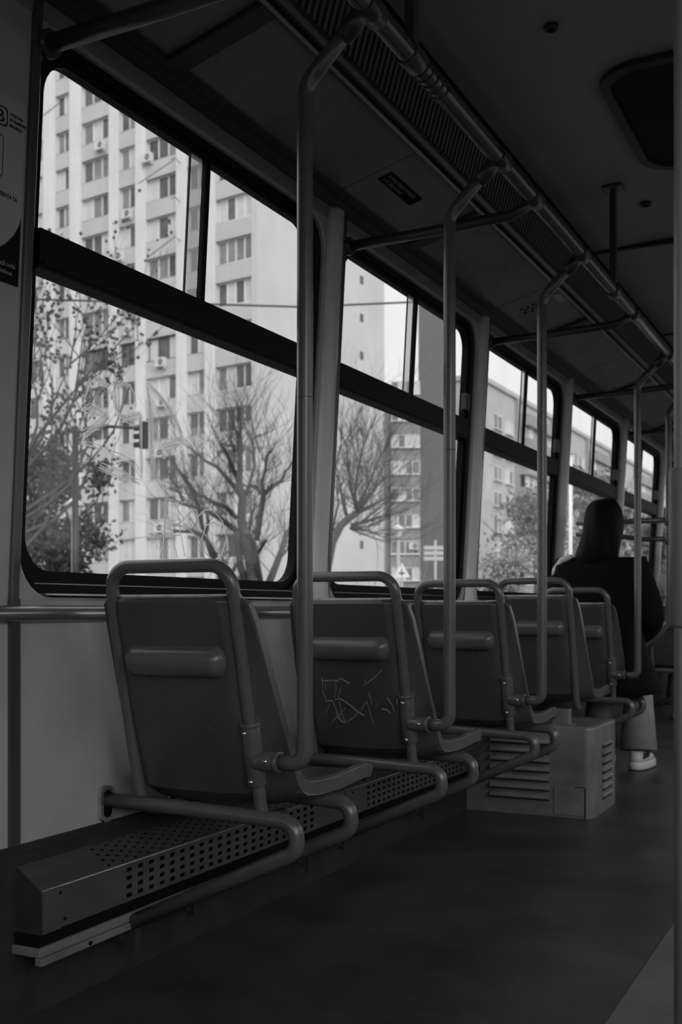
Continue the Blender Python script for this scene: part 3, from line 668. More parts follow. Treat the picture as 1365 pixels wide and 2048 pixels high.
# pale paper scrap on the far cove
o0 = Vector((-1.24, 4.47, cove_z(-1.24)))+cz*.0015
m = M(); q = [o0, o0+cx*.10, o0+cx*.13+cy*.03, o0+cx*.02+cy*.045]; m.hexa([*[p-cz*.0005 for p in q], *q])
tag(m.build('paper_scrap', MT['pale']), 'pale scrap of paper stuck to the cove near the third pole', 'paper')

# roof hatch, bolts and vents on the ceiling
e = empty('roof_hatch', (-.29, 3.57, 2.35), 'dark roof hatch with rounded corners in the ceiling', 'hatch')
m = M(); a = rrect(-.765, .185, 3.16, 3.98, .13, 8); b = rrect(-.735, .155, 3.19, 3.95, .11, 8)
m.rings([[(x, y, 2.352) for x, y in a], [(x, y, 2.338) for x, y in a], [(x, y, 2.336) for x, y in b], [(x, y, 2.350) for x, y in b]], cap=False, sm=False); m.build('hatch_frame', MT['dark'], e)
m = M(); m.rings([[(x, y, 2.345) for x, y in b], [(x, y, 2.349) for x, y in b]], sm=False); m.build('hatch_lid', MT['black'], e)
for k, (x, y, r, l) in enumerate(((-.80, 2.877, .020, 'dark oval plug in the ceiling nearest the camera'), (-.826, 4.29, .022, 'small round ceiling fitting beyond the hanger'))):
    e = empty('ceiling_plug', (x, y, 2.35), l, 'ceiling fitting')
    m = M(); m.cyl((x, y, 2.340), (x, y, 2.356), r, 20); m.build('rim', MT['dark'], e, bevel=.003)
    m = M(); m.cyl((x, y, 2.3385), (x, y, 2.341), r*.55, 16); m.build('core', MT['hollow'], e)

# ------------------------------------------------------------------ unseen side: right wall with windows, front and rear bulkheads
m = M(); m.box((XR, Y0, 0), (XR+.08, Y1, .80)); m.box((XR, Y0, 1.98), (XR+.08, Y1, 2.36))
for i in range(-1, 7):
    y = 1.0+1.35*i
    if Y0 < y < Y1-.2: m.box((XR, y, .8), (XR+.08, y+.13, 1.98))
struct(m.build('wall_right', MT['wall']), 'painted side wall with windows opposite')
m = M(); m.box((XR+.03, Y0, .8), (XR+.036, Y1, 1.98))
struct(m.build('window_20', MT['glass']), 'glazing of the opposite side wall')
m = M(); m.box((-1.62, Y1, 0), (XR+.08, Y1+.06, .9)); m.box((-1.62, Y1, 1.95), (XR+.08, Y1+.06, 2.4)); m.box((-1.62, Y1, .9), (-1.2, Y1+.06, 1.95)); m.box((.5, Y1, .9), (XR+.08, Y1+.06, 1.95))
struct(m.build('wall_front', MT['band']), 'front bulkhead of the tram')
m = M(); m.box((-1.62, Y0-.06, 0), (XR+.08, Y0, .9)); m.box((-1.62, Y0-.06, 1.95), (XR+.08, Y0, 2.4)); m.box((-1.62, Y0-.06, .9), (-1.2, Y0, 1.95)); m.box((.5, Y0-.06, .9), (XR+.08, Y0, 1.95))
struct(m.build('wall_back', MT['band']), 'rear bulkhead of the tram')
m = M(); m.box((-1.64, Y0, 2.03), (-1.47, Y1, 2.42)); m.box((-1.64, Y0, 2.40), (XR+.1, Y1, 2.42)); struct(m.build('ceiling_2', MT['dark']), 'roof shell above the cove')
# ------------------------------------------------------------------ outside: street, blocks, trees
GZ = -.9
m = M(); m.box((-220, -60, GZ-.2), (60, 420, GZ)); struct(m.build('floor_2', MT['road']), 'street surface outside')
rnd = random.Random(21)

def win_mesh(mp, t0, t1, z0, z1, npan, dep, style='w', light=.3):
    """window built in wall coordinates (t, depth, z): reveal, frame, mullions and panes"""
    m = M(); fr = 1 if style == 'd' else 0; th = .07
    m.box((t0, dep-.05, z0), (t1, dep, z0+th), fr); m.box((t0, dep-.05, z1-th), (t1, dep, z1), fr)
    pw = (t1-t0)/npan
    for k in range(npan+1):
        x = t0+pw*k; m.box((max(t0, x-th*.6), dep-.05, z0), (min(t1, x+th*.6), dep, z1), fr)
    for k in range(npan):
        q = rnd.random(); mi = 4 if q < light else (3 if q < light+.3 else 2)
        if style == 'd': mi = 2 if q < .8 else 4
        if style == 'c': mi = 4
        zt = z1
        if style == 's':                       # half lowered roller shutter
            zt = z0+(z1-z0)*.38; m.box((t0+pw*k, dep-.03, zt), (t0+pw*(k+1), dep+.02, z1), 5)
        m.quad((t0+pw*k, dep-.01, z0), (t0+pw*(k+1), dep-.01, z0), (t0+pw*(k+1), dep-.01, zt), (t0+pw*k, dep-.01, zt), mi=mi)
    m.box((t0-.05, dep-.30, z0-.06), (t1+.05, dep, z0), fr)
    return m.map(mp)
WM = ['wframe', 'wdark', 'wpane', 'wpane2', 'curtain', 'shut']
WMATS = [MT[k] for k in WM]
def ac_unit(mp, t, dep, z, parent):
    m = M(); m.box((t-.40, dep-.38, z), (t+.40, dep-.05, z+.58)); m.box((t-.35, dep-.3, z-.12), (t-.3, dep, z)); m.box((t+.3, dep-.3, z-.12), (t+.35, dep, z))
    ring = [(t-.12+.2*math.cos(a), dep-.385, z+.29+.2*math.sin(a)) for a in [j*.524 for j in range(12)]]
    m.quad(*ring, mi=1)
    ring = [(t-.12+.07*math.cos(a), dep-.39, z+.29+.07*math.sin(a)) for a in [j*.524 for j in range(12)]]
    m.quad(*ring, mi=0)
    m.map(mp).build('air_conditioner', [MT['ac'], MT['dark']], parent, fix=False)

# tall apartment tower
E1 = Vector((-.9877, .156, 0)); D1 = Vector((.156, .9877, 0)); C1 = Vector((-34.65, 58.6, 0))
def mp1(p): return C1+E1*p[0]+D1*p[1]+Vector((0, 0, p[2]))
tower = empty('apartment_tower', (-34.65, 58.6, GZ), 'tall pale apartment tower with ribbed facade and blank gable, filling the nearest window', 'building')
m = M(); m.box((0, .35, GZ), (34, 14.3, 45.8)); m.box((-.01, .0, GZ), (.45, .36, 45.8)); m.map(mp1).build('body', MT['gable'], tower)
m = M(); cols = [('G', .45, 3.42, 4), ('F', 4.28, 5.87, 2), ('E', 6.75, 9.55, 3), ('D', 10.49, 12.10, 2), ('C', 13.02, 15.81, 3), ('B', 17.05, 18.51, 2), ('A', 19.85, 21.6, 2), ('Z', 22.6, 25.2, 3)]
edges = [(3.42, 4.28), (5.87, 6.75), (9.55, 10.49), (12.10, 13.02), (15.81, 17.05), (18.51, 19.85), (21.6, 22.6), (25.2, 26.2)]
for a, b in edges:
    c = (a+b)/2; m.box((a, .0, GZ), (b, .36, 45.8)); m.box((c-.32, -.18, GZ), (c+.32, .0, 45.8))
m.map(mp1).build('pilasters', MT['pilaster'], tower)
FH = 2.63; WZ = 4.0; WH = 1.50
m = M()
for _, a, b, _n in cols:
    for n in range(-2, 17):
        m.box((a, .03, WZ+FH*(n-1)+WH), (b, .36, min(45.8, WZ+FH*n)))
m.map(mp1).build('spandrels', MT['plaster'], tower)
dark = {('C', 5), ('D', 5), ('E', 5)}; shutter = {('F', 3), ('G', 3), ('D', 2), ('C', 3), ('B', 3)}
cnt = 0; stuff = M()
for name, a, b, npan in cols:
    for n in range(-1, 16):
        st = 'd' if (name, n) in dark else ('s' if (name, n) in shutter else 'w')
        wm = win_mesh(mp1, a+.06, b-.06, WZ+FH*n, WZ+FH*n+WH, npan, .33, st)
        if name != 'Z' and 0 <= n <= 13 and cnt < 98: wm.build('window', WMATS, tower, fix=False); cnt += 1
        else: stuff.add(wm)
o = stuff.build('upper_windows', WMATS, tower, fix=False); o['kind'] = 'stuff'; o['label'] = 'remaining windows at the edges of the tower facade'
for t, z in ((13.7, 32.2), (9.2, 30.3), (11.1, 27.0), (11.9, 24.3), (11.1, 19.2), (8.0, 16.7), (7.9, 14.1), (8.1, 10.8), (8.1, 5.9), (12.7, 21.7), (18.9, 24.9)):
    ac_unit(mp1, t, .05, z-.1, tower)
for pts in ([(6.3, -.15, 29.5), (6.0, -.9, 29.5), (6.35, -.9, 29.5)], [(6.3, -.15, 27.0), (6.0, -.9, 27.0), (6.35, -.9, 27.0)], [(6.3, -.15, 24.5), (6.0, -.9, 24.5), (8.5, -.9, 23.6)], [(6.1, -.9, 29.4), (9.3, -.9, 28.6)], [(16.5, -.9, 36.0), (20.5, -.9, 35.0)]):
    m = M(); m.tube(pts, .03, 5); m.map(mp1).build('laundry_rail', MT['dark'], tower)
# small square windows of the blank gable: wall coordinates (s along gable, outward)
for s in (5.2, 11.2):
    for n in range(0, 16):
        m = M(); z = 5.0+FH*n; m.box((-.03, s, z), (.02, s+.38, z+.55)); m.map(mp1).build('gable_window', MT['shut'], tower)

# far stepped block behind the tower
E2 = Vector((-.92, -.39, 0)).normalized(); D2 = Vector((-.39, .92, 0)).normalized(); C2 = Vector((-36.68, 90.0, 0))
def mp2(p): return C2+E2*p[0]+D2*p[1]+Vector((0, 0, p[2]))
blk = empty('balcony_block', (-36.68, 90.0, GZ), 'low block with stacked glazed balconies between the tower and the dark gable', 'building')
m = M(); m.box((0, .8, GZ), (9, 9, 20.4)); m.box((1.2, 2, 20.4), (6, 8, 20.9)); m.map(mp2).build('body', MT['b2'], blk)
for n in range(-1, 7):
    z = 5.6+2.325*n
    m = M(); m.box((.0, -.1, z-1.15), (2.6, .95, z)); m.map(mp2).build('parapet', MT['parap'], blk)
    win_mesh(mp2, .05, 2.55, z, z+1.17, 4, -.02, 'w', .35).build('window', [MT[k] for k in ('sign', 'wdark', 'wpane3', 'curtain', 'curtain', 'shut')], blk, fix=False)
ac_unit(mp2, .6, -.1, 6.0, blk)
# dark blind gable
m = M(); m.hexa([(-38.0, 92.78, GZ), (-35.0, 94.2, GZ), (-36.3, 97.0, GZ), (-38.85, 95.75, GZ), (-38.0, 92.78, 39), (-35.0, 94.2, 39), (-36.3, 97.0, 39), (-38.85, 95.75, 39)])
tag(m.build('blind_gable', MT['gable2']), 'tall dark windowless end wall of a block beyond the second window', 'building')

# long mid-rise street block
def mp3(p): return Vector((-34.6-p[1], 97+p[0], p[2]))
lb = empty('long_apartment_block', (-34.6, 97, GZ), 'long mid-rise apartment block with flat roof seen through the third to fifth windows', 'building')
m = M(); m.box((3.5, .3, GZ), (150, 5.2, 22.9)); m.box((3.3, .05, 22.7), (150.3, 5.4, 23.15)); m.map(mp3).build('body', MT['b3'], lb)
zs = [18.65-2.55*k for k in range(8)]
stuff = M()
for r in range(5):
    t0 = 30*r
    m = M()
    for z in zs+[21.2]:
        m.box((t0+15, -1.1, z-1.25), (t0+28.5, .3, z-.02))
    m.box((t0+14.6, -.1, GZ), (t0+15.4, .3, 22.7)); m.box((t0+28, -.1, GZ), (t0+29, .3, 22.7))
    m.map(mp3).build('bay_parapets', MT['mid'], lb)
    for z in zs:
        for a, b, npan, dep in ((7.6, 10.3, 2, .29), (11.4, 13.9, 2, .29), (15.4, 19.4, 3, -.6), (19.8, 23.8, 3, -.6), (24.2, 28.2, 3, -.6)):
            wm = win_mesh(mp3, t0+a, t0+b, z, z+1.45, npan, dep, 'w', .4)
            if r < 2 and z > 2: wm.build('window', WMATS, lb, fix=False)
            else: stuff.add(wm)
o = stuff.build('distant_windows', WMATS, lb, fix=False); o['kind'] = 'stuff'; o['label'] = 'windows along the far end of the long block'
for t in (9, 10.5, 14, 33, 36, 41):
    m = M(); m.tube([mp3((t, 3, 23.1)), mp3((t, 3, 25.2))], .05, 5); m.tube([mp3((t-.6, 3, 24.6)), mp3((t+.6, 3, 24.6))], .04, 5); m.build('roof_aerial', MT['post'], lb)
m = M(); rows = []
m.box((-34, 40, GZ), (-33.7, 240, 1.6)); m.box((-34, 40, 1.6), (-33.6, 240, 1.7)); tag(m.build('yard_wall', MT['mid']), 'low grey boundary wall at the foot of the blocks', 'wall')

# ---- trees
TREE_A= [[(-12.81, 21.56, 0.77, 0.2), (-12.78, 21.44, 1.51, 0.19), (-12.8, 21.3, 2.0, 0.17), (-12.83, 21.16, 2.36, 0.16), (-12.83, 21.02, 2.83, 0.14), (-12.75, 20.93, 3.26, 0.12), (-12.75, 20.8, 3.58, 0.1), (-12.67, 20.71, 4.12, 0.08), (-12.65, 20.59, 4.58, 0.05), (-12.72, 20.43, 4.8, 0.03)], [(-13.1, 21.41, 3.99, 0.07), (-12.8, 20.97, 4.41, 0.05), (-12.55, 20.51, 4.68, 0.035), (-12.25, 20.06, 4.83, 0.02)], [(-12.99, 21.47, 1.39, 0.12), (-13.03, 21.29, 1.8, 0.12), (-13.0, 21.15, 2.24, 0.1), (-12.93, 21.04, 2.52, 0.1)], [(-12.7, 21.61, 1.39, 0.12), (-12.53, 21.18, 1.86, 0.1), (-12.36, 20.75, 2.25, 0.09), (-12.25, 20.29, 2.46, 0.09)], [(-12.77, 21.58, 2.38, 0.1), (-12.55, 21.36, 2.85, 0.09), (-12.34, 21.14, 3.31, 0.09), (-12.22, 20.88, 3.57, 0.06), (-12.01, 20.66, 3.79, 0.045), (-11.84, 20.42, 4.04, 0.035), (-11.59, 20.22, 4.16, 0.02)], [(-12.63, 21.64, 3.37, 0.08), (-12.41, 21.64, 3.56, 0.07), (-12.18, 21.65, 3.67, 0.06), (-12.03, 21.61, 3.88, 0.04), (-11.89, 21.57, 3.96, 0.03)], [(-12.99, 21.47, 3.39, 0.07), (-13.04, 21.75, 3.7, 0.055), (-13.1, 22.04, 4.11, 0.05), (-13.26, 22.27, 4.55, 0.045), (-13.45, 22.48, 4.8, 0.04), (-13.69, 22.68, 5.05, 0.03), (-13.91, 22.88, 5.33, 0.02)], [(-12.87, 21.53, 4.62, 0.035), (-13.36, 22.63, 4.92, 0.025)], [(-13.06, 21.43, 3.32, 0.09), (-13.33, 21.5, 3.61, 0.08), (-13.58, 21.57, 3.83, 0.07), (-13.86, 21.63, 4.08, 0.06), (-14.18, 21.67, 4.23, 0.05), (-14.41, 21.75, 4.38, 0.045), (-14.68, 21.82, 4.56, 0.04)], [(-13.15, 21.39, 3.74, 0.07), (-13.13, 20.99, 4.13, 0.06), (-13.01, 20.63, 4.28, 0.055), (-12.92, 20.26, 4.39, 0.05)], [(-13.19, 21.37, 4.36, 0.05), (-13.34, 21.38, 4.64, 0.035), (-13.4, 21.43, 4.75, 0.02)], [(-13.52, 21.2, 4.56, 0.03), (-13.13, 20.9, 4.42, 0.02), (-12.78, 20.57, 4.32, 0.012)], [(-13.19, 21.37, 2.58, 0.1), (-13.21, 21.12, 2.68, 0.09), (-13.24, 20.86, 2.79, 0.08), (-13.34, 20.56, 2.92, 0.07), (-13.41, 20.29, 2.99, 0.06), (-13.46, 20.02, 3.02, 0.05), (-13.51, 19.75, 3.05, 0.045)], [(-13.19, 21.37, 2.87, 0.08), (-13.2, 21.01, 3.07, 0.07), (-13.22, 20.65, 3.11, 0.06), (-13.22, 20.3, 3.18, 0.05), (-13.16, 19.98, 3.24, 0.04), (-13.09, 19.66, 3.23, 0.03)], [(-13.81, 21.06, 2.45, 0.07), (-13.77, 20.87, 2.69, 0.07), (-13.71, 20.69, 2.96, 0.07), (-13.69, 20.48, 3.29, 0.06), (-13.69, 20.27, 3.51, 0.06), (-13.73, 20.04, 3.72, 0.055), (-13.71, 19.84, 3.82, 0.03)], [(-14.26, 20.84, 3.25, 0.05), (-14.84, 21.51, 3.56, 0.045), (-15.42, 22.18, 3.86, 0.04)], [(-14.3, 20.82, 3.42, 0.04), (-14.81, 21.3, 3.54, 0.035), (-15.29, 21.8, 3.69, 0.03)], [(-13.79, 21.07, 2.43, 0.08), (-14.09, 21.27, 2.52, 0.07), (-14.42, 21.45, 2.6, 0.06), (-14.83, 21.59, 2.62, 0.05), (-15.14, 21.77, 2.66, 0.05)], [(-13.79, 21.07, 2.43, 0.09), (-13.9, 21.47, 2.03, 0.09), (-14.0, 21.86, 1.79, 0.09), (-14.1, 22.26, 1.42, 0.1)], [(-13.79, 21.07, 2.5, 0.06), (-13.41, 20.58, 2.75, 0.05), (-13.11, 20.04, 2.89, 0.04)], [(-13.59, 21.17, 2.01, 0.07), (-13.45, 20.82, 2.13, 0.06), (-13.3, 20.46, 2.26, 0.05)], [(-13.28, 21.33, 1.44, 0.08), (-13.39, 21.55, 1.67, 0.07), (-13.46, 21.8, 1.8, 0.06)], [(-13.28, 21.33, 1.64, 0.05), (-13.66, 21.65, 1.83, 0.05), (-13.96, 22.03, 2.0, 0.04)], [(-12.52, 21.7, 1.39, 0.12), (-12.53, 22.01, 1.77, 0.11), (-12.54, 22.32, 2.16, 0.1), (-12.58, 22.62, 2.56, 0.08), (-12.58, 22.93, 2.79, 0.06), (-12.53, 23.28, 3.12, 0.04)], [(-12.26, 21.83, 2.01, 0.05), (-12.49, 22.56, 2.22, 0.04), (-12.81, 23.25, 2.34, 0.03)], [(-12.75, 21.59, 2.06, 0.06), (-12.22, 20.93, 2.21, 0.05), (-11.74, 20.24, 2.27, 0.04)], [(-12.92, 21.5, 2.58, 0.06), (-12.97, 21.72, 2.97, 0.05), (-13.01, 21.93, 3.24, 0.03)], [(-12.7, 21.61, 3.42, 0.06), (-12.94, 21.87, 3.6, 0.05), (-13.23, 22.11, 3.67, 0.04)]]
TREE_B= [[(-13.71, 26.69, 0.55, 0.2), (-13.66, 26.72, 1.73, 0.2), (-13.5, 26.8, 2.62, 0.18), (-13.29, 26.91, 3.07, 0.16), (-13.08, 27.02, 3.28, 0.14), (-12.87, 27.13, 3.43, 0.12)], [(-12.86, 27.11, 3.43, 0.1), (-12.8, 26.78, 3.84, 0.06), (-12.61, 26.52, 4.33, 0.05), (-12.36, 26.27, 4.92, 0.04), (-12.05, 26.07, 5.45, 0.02)], [(-12.86, 27.11, 3.43, 0.1), (-12.65, 27.17, 4.02, 0.05), (-12.4, 27.26, 4.63, 0.04), (-12.17, 27.33, 5.19, 0.02)], [(-12.86, 27.11, 3.43, 0.1), (-12.78, 26.54, 3.9, 0.05), (-12.62, 26.01, 4.56, 0.04), (-12.43, 25.49, 5.05, 0.02)], [(-12.86, 27.11, 3.43, 0.1), (-12.85, 28.09, 3.72, 0.05), (-12.87, 29.04, 3.99, 0.03)], [(-12.86, 27.11, 3.43, 0.08), (-12.73, 27.99, 4.19, 0.04), (-12.7, 28.82, 4.58, 0.02)], [(-13.02, 27.03, 3.07, 0.08), (-12.58, 27.35, 3.23, 0.05), (-12.24, 27.63, 3.35, 0.02)], [(-13.04, 27.02, 3.01, 0.07), (-12.42, 26.88, 2.89, 0.04), (-11.89, 26.7, 2.69, 0.02)], [(-13.15, 26.96, 3.37, 0.08), (-13.62, 27.65, 3.96, 0.05), (-14.06, 28.34, 4.6, 0.03)], [(-13.02, 27.03, 3.01, 0.06), (-12.73, 27.33, 3.05, 0.03), (-12.47, 27.62, 3.12, 0.02)], [(-13.04, 27.02, 2.98, 0.05), (-13.07, 27.86, 2.88, 0.03), (-13.06, 28.71, 2.81, 0.015)], [(-12.83, 27.12, 3.52, 0.06), (-12.83, 27.9, 4.0, 0.04), (-12.87, 28.66, 4.7, 0.02)], [(-13.6, 26.74, 3.81, 0.06), (-13.4, 26.86, 4.71, 0.04), (-13.24, 26.96, 5.6, 0.02)], [(-13.49, 26.79, 2.92, 0.06), (-13.26, 26.72, 3.65, 0.04), (-13.23, 26.54, 4.07, 0.03)]]

TIPS = []
def twig(m, p, d, L, r, n, rg, up=.25, seg=5):
    pts = [Vector(p)]; d = Vector(d).normalized(); k = 4
    for i in range(k):
        d = (d+Vector((rg.uniform(-1, 1), rg.uniform(-1, 1), rg.uniform(-1, 1)))*.22+Vector((0, 0, up*.25))).normalized()
        pts.append(pts[-1]+d*L/k)
    m.tube(pts, [r*(1-.75*i/k) for i in range(k+1)], seg, cap=False)
    TIPS.append(pts[-1])
    if n > 0:
        for j in range(rg.randint(2, 3)):
            i = rg.randint(1, k); q = pts[i]
            dd = (pts[i]-pts[i-1]).normalized()+Vector((rg.uniform(-1, 1), rg.uniform(-1, 1), rg.uniform(-.5, 1)))*.8
            twig(m, q, dd, L*rg.uniform(.5, .8), r*.55, n-1, rg, up, max(3, seg-1))
def traced_tree(name, branches, seed, tl, density, label, up=.4):
    rg = random.Random(seed); root = branches[0][0]
    e = empty(name, (root[0], root[1], GZ)); m = M()
    for br in branches:
        pts = [Vector(p[:3]) for p in br]; rr = [p[3] for p in br]
        m.tube(pts, [r*.72 for r in rr], 8)
    b0 = branches[0][0]; m.tube([(b0[0], b0[1], GZ), (b0[0], b0[1], b0[2]+.1)], b0[3]*.62, 10)
    m.build('trunk', MT['bark'], e)
    m = M()
    for br in branches:
        pts = [Vector(p[:3]) for p in br]
        for a in range(1, len(pts)):
            for j in range(density):
                t = rg.random(); p = pts[a-1].lerp(pts[a], t); d = (pts[a]-pts[a-1]).normalized()+Vector((rg.uniform(-1, 1), rg.uniform(-1, 1), rg.uniform(-.3, 1)))*.9
                if br[a][3] > .12: continue
                twig(m, p, d, tl*rg.uniform(.5, 1.1), .011, 2, rg, up, 4)
    m.build('twigs', MT['bark'], e)
    tag(e, label, 'tree'); return e
traced_tree('bare_tree', TREE_A, 3, 1.2, 3, 'bare many-stemmed tree seen low through the right half of the nearest window')
traced_tree('bare_tree', TREE_B, 5, 1.6, 7, 'bare tree with a radiating fan of twigs behind the pillar, in the second window')
def small_tree(name, x, y, zt, spread, seed, mats, label, leafm=None, nl=0, z0=GZ, ls=.12, trunk=.14, crown=None, lv=3):
    rg = random.Random(seed); e = empty(name, (x, y, GZ)); m = M(); H = zt-GZ
    m.tube([(x, y, GZ), (x+rg.uniform(-.1, .1), y, GZ+H*.3), (x+rg.uniform(-.2, .2), y, GZ+H*.55)], [trunk, trunk*.8, trunk*.6], 8)
    m.build('trunk', mats, e); m = M()
    for k in range(16):
        a = rg.uniform(0, 6.28); hh = GZ+H*rg.uniform(.28, .58)
        twig(m, (x, y, hh), (math.cos(a), math.sin(a), rg.uniform(.3, 1.4)), spread*rg.uniform(.6, 1.1), trunk*.35, lv, rg, .5, 4)
    m.build('branches', mats, e)
    if nl:
        m = M(); cl = [(x+rg.gauss(0, spread*.36), y+rg.gauss(0, spread*.36), rg.uniform(crown[0], crown[1])) for _ in range(26)]
        for k in range(nl):
            c = rg.choice(cl); p = Vector((c[0]+rg.gauss(0, spread*.16), c[1]+rg.gauss(0, spread*.16), c[2]+rg.gauss(0, spread*.16)))
            a = Vector((rg.uniform(-1, 1), rg.uniform(-1, 1), rg.uniform(-1, 1))).normalized(); b = a.cross(Vector((rg.uniform(-1, 1), rg.uniform(-1, 1), rg.uniform(-1, 1)))).normalized()
            m.quad(p-a*ls, p-b*ls*.6, p+a*ls, p+b*ls*.6)
        m.build('foliage', leafm, e, fix=False)
    tag(e, label, 'tree'); return e
small_tree('evergreen_tree', -16.2, 18.8, 4.6, 1.25, 31, MT['bark'], 'dark dense evergreen at the lower left of the nearest window', MT['leaf'], 5200, ls=.075, crown=(1.3, 4.2), lv=2)
TIPS.clear()
small_tree('plane_tree', -13.2, 14.6, 6.6, 2.3, 32, MT['bark'], 'bare plane tree dotted with seed balls at the left of the nearest window', lv=4, trunk=.12)
rg = random.Random(8); m = M()
for p in rg.sample(TIPS, min(len(TIPS), 1000)): m.ball((p.x, p.y, p.z-.04), rg.uniform(.02, .042), 6)
pl = [o for o in bpy.data.objects if o.name == 'plane_tree'][0]
o = m.build('seed_balls', MT['bark'], pl); o['kind'] = 'stuff'
small_tree('street_tree', -17.1, 58.4, 7.6, 2.4, 33, MT['bark'], 'grey-leaved street tree in front of the long block, in the third window', MT['leaf3'], 1500, ls=.13, crown=(3.4, 7.2))
small_tree('pale_bush', -15.8, 48.2, 3.4, 1.7, 34, MT['bark'], 'pale leafy bush low in the third window', MT['leaf2'], 2600, ls=.09, crown=(.6, 3.3), lv=2)
small_tree('street_tree', -16.4, 69.6, 9.6, 3.0, 35, MT['bark'], 'tall grey street tree behind the black-coated passenger in the fourth window', MT['leaf3'], 3400, ls=.2, crown=(2.8, 9.0))
small_tree('street_tree', -14.0, 76.0, 7.2, 3.0, 36, MT['bark'], 'grey street tree right of the passenger head, in the fifth window', MT['leaf3'], 3000, ls=.2, crown=(1.5, 6.8))
small_tree('sapling', -13.6, 28.4, 2.6, .7, 37, MT['bark'], 'thin sapling low in the second window before the gable', trunk=.04, lv=2)

# ---- street furniture
m = M(); m.tube([(-19.5, 12.5, 6.52), (-13.8, 15.49, 6.39), (-11.1, 16.8, 6.30), (-9.5, 17.6, 6.25), (-7.66, 18.52, 6.34), (-3.5, 20.6, 6.75)], .018, 6)
tag(m.build('overhead_wire', MT['dark']), 'thin dark wire sagging across the windows in front of the blocks', 'wire')
e = empty('traffic_light', (-13.1, 15.9, GZ), 'dark traffic light hanging from a horizontal arm in front of the tower', 'traffic light')
m = M(); m.cyl((-13.15, 15.82, GZ), (-13.15, 15.82, 4.1), .06, 12); m.tube([(-13.15, 15.82, 3.98), (-12.6, 16.1, 4.10), (-11.98, 16.38, 4.06)], .028, 8); m.build('post', MT['dark'], e)
m = M(); m.box((-12.10, 16.30, 3.70), (-11.98, 16.42, 4.18)); m.build('housing', MT['black'], e)
for k in range(3):
    z = 3.78+.15*k; m = M(); m.tube([(-12.10, 16.36, z), (-12.22, 16.31, z-.01)], [.055, .05], 10); m.build('visor', MT['black'], e)
def lantern(x, y, z, label):
    e = empty('street_lantern', (x, y, GZ), label, 'street lamp'); m = M(); m.cyl((x, y, GZ), (x, y, z), .05, 10); m.build('post', MT['post'], e)
    m = M(); m.tube([(x, y, z), (x, y, z+.30)], [.07, .16], 6); m.build('lamp_glass', MT['lampg'], e)
    m = M(); m.tube([(x, y, z+.30), (x, y, z+.46)], [.24, .05], 6); m.build('lamp_cap', MT['sign'], e)
lantern(-13.87, 32.2, 3.0, 'pale old-style street lantern in front of the stacked balconies')
lantern(-14.5, 17.4, 2.55, 'small street lantern in front of the dark evergreen')
e = empty('lamp_post', (-10.36, 39.5, GZ), 'plain pale lamp post at the left edge of the fourth window', 'street lamp')
m = M(); m.cyl((-10.3, 39.6, GZ), (-10.3, 39.6, 6.5), .07, 12); m.build('post', MT['sign'], e); m = M(); m.box((-10.45, 39.5, 6.4), (-10.1, 39.7, 6.5)); m.build('lamp_head', MT['post'], e)
e = empty('road_sign', (-11.8, 27.6, GZ), 'triangular warning sign with a crossroads symbol, low in the second window', 'road sign')
sx_ = Vector((.897, .4425, 0)); sn = Vector((.4425, -.897, 0)); o_ = Vector((-11.80, 27.62, 1.66))
m = M(); m.cyl((-11.8, 27.64, GZ), (-11.8, 27.64, 2.0), .03, 8); m.build('post', MT['post'], e)
m = M(); q = [o_-sx_*.24, o_+sx_*.24, o_+Vector((0, 0, .40))]; m.rings([[p+sn*.03 for p in q], [p+sn*.045 for p in q]], sm=False); m.build('sign_plate', MT['sign'], e)
m = M(); c = o_+sn*.052+Vector((0, 0, .12))
for a, b in (((-.08, 0), (.08, 0)), ((0, -.07), (0, .12))): m.tube([c+sx_*a[0]+Vector((0, 0, a[1])), c+sx_*b[0]+Vector((0, 0, b[1]))], .016, 4)
m.build('symbol', MT['ink'], e)
m = M()
for k in range(3): m.hexa([(-16.9, 41.84, 2.78+.22*k), (-16.1, 42.24, 2.78+.22*k), (-16.12, 42.28, 2.78+.22*k), (-16.92, 41.88, 2.78+.22*k), (-16.9, 41.84, 2.93+.22*k), (-16.1, 42.24, 2.93+.22*k), (-16.12, 42.28, 2.93+.22*k), (-16.92, 41.88, 2.93+.22*k)])
e = empty('street_board', (-16.5, 42.0, GZ), 'striped grey board on a post before the dark gable', 'board'); m.build('slats', MT['post'], e)
m = M(); m.cyl((-16.5, 42.1, GZ), (-16.5, 42.1, 3.6), .05, 8); m.build('post', MT['post'], e)
# ------------------------------------------------------------------ passengers
def skin(name, verts, edges, rad, material, parent, root=0, sub=2, label=None):
    off = ORG[parent.name]; me = bpy.data.meshes.new(name)
    me.from_pydata([tuple(Vector(v)-off) for v in verts], edges, []); me.materials.append(material)
    o = bpy.data.objects.new(name, me); C.objects.link(o); o.parent = parent; ORG[o.name] = off.copy()
    sk = o.modifiers.new('skin', 'SKIN'); sk.use_smooth_shade = True
    for i, d in enumerate(me.skin_vertices[0].data):
        r = rad[i]; d.radius = (r, r) if not isinstance(r, tuple) else r; d.use_root = (i == root)
    ss = o.modifiers.new('sub', 'SUBSURF'); ss.levels = sub; ss.render_levels = sub
    # bake so that the figure is one plain continuous mesh
    bpy.context.view_layer.update(); dg = bpy.context.evaluated_depsgraph_get()
    nm = bpy.data.meshes.new_from_object(o.evaluated_get(dg)); nm.name = name
    o.modifiers.clear(); o.data = nm
    for p in nm.polygons: p.use_smooth = True
    if not nm.materials: nm.materials.append(material)
    if label: o['label'] = label
    return o
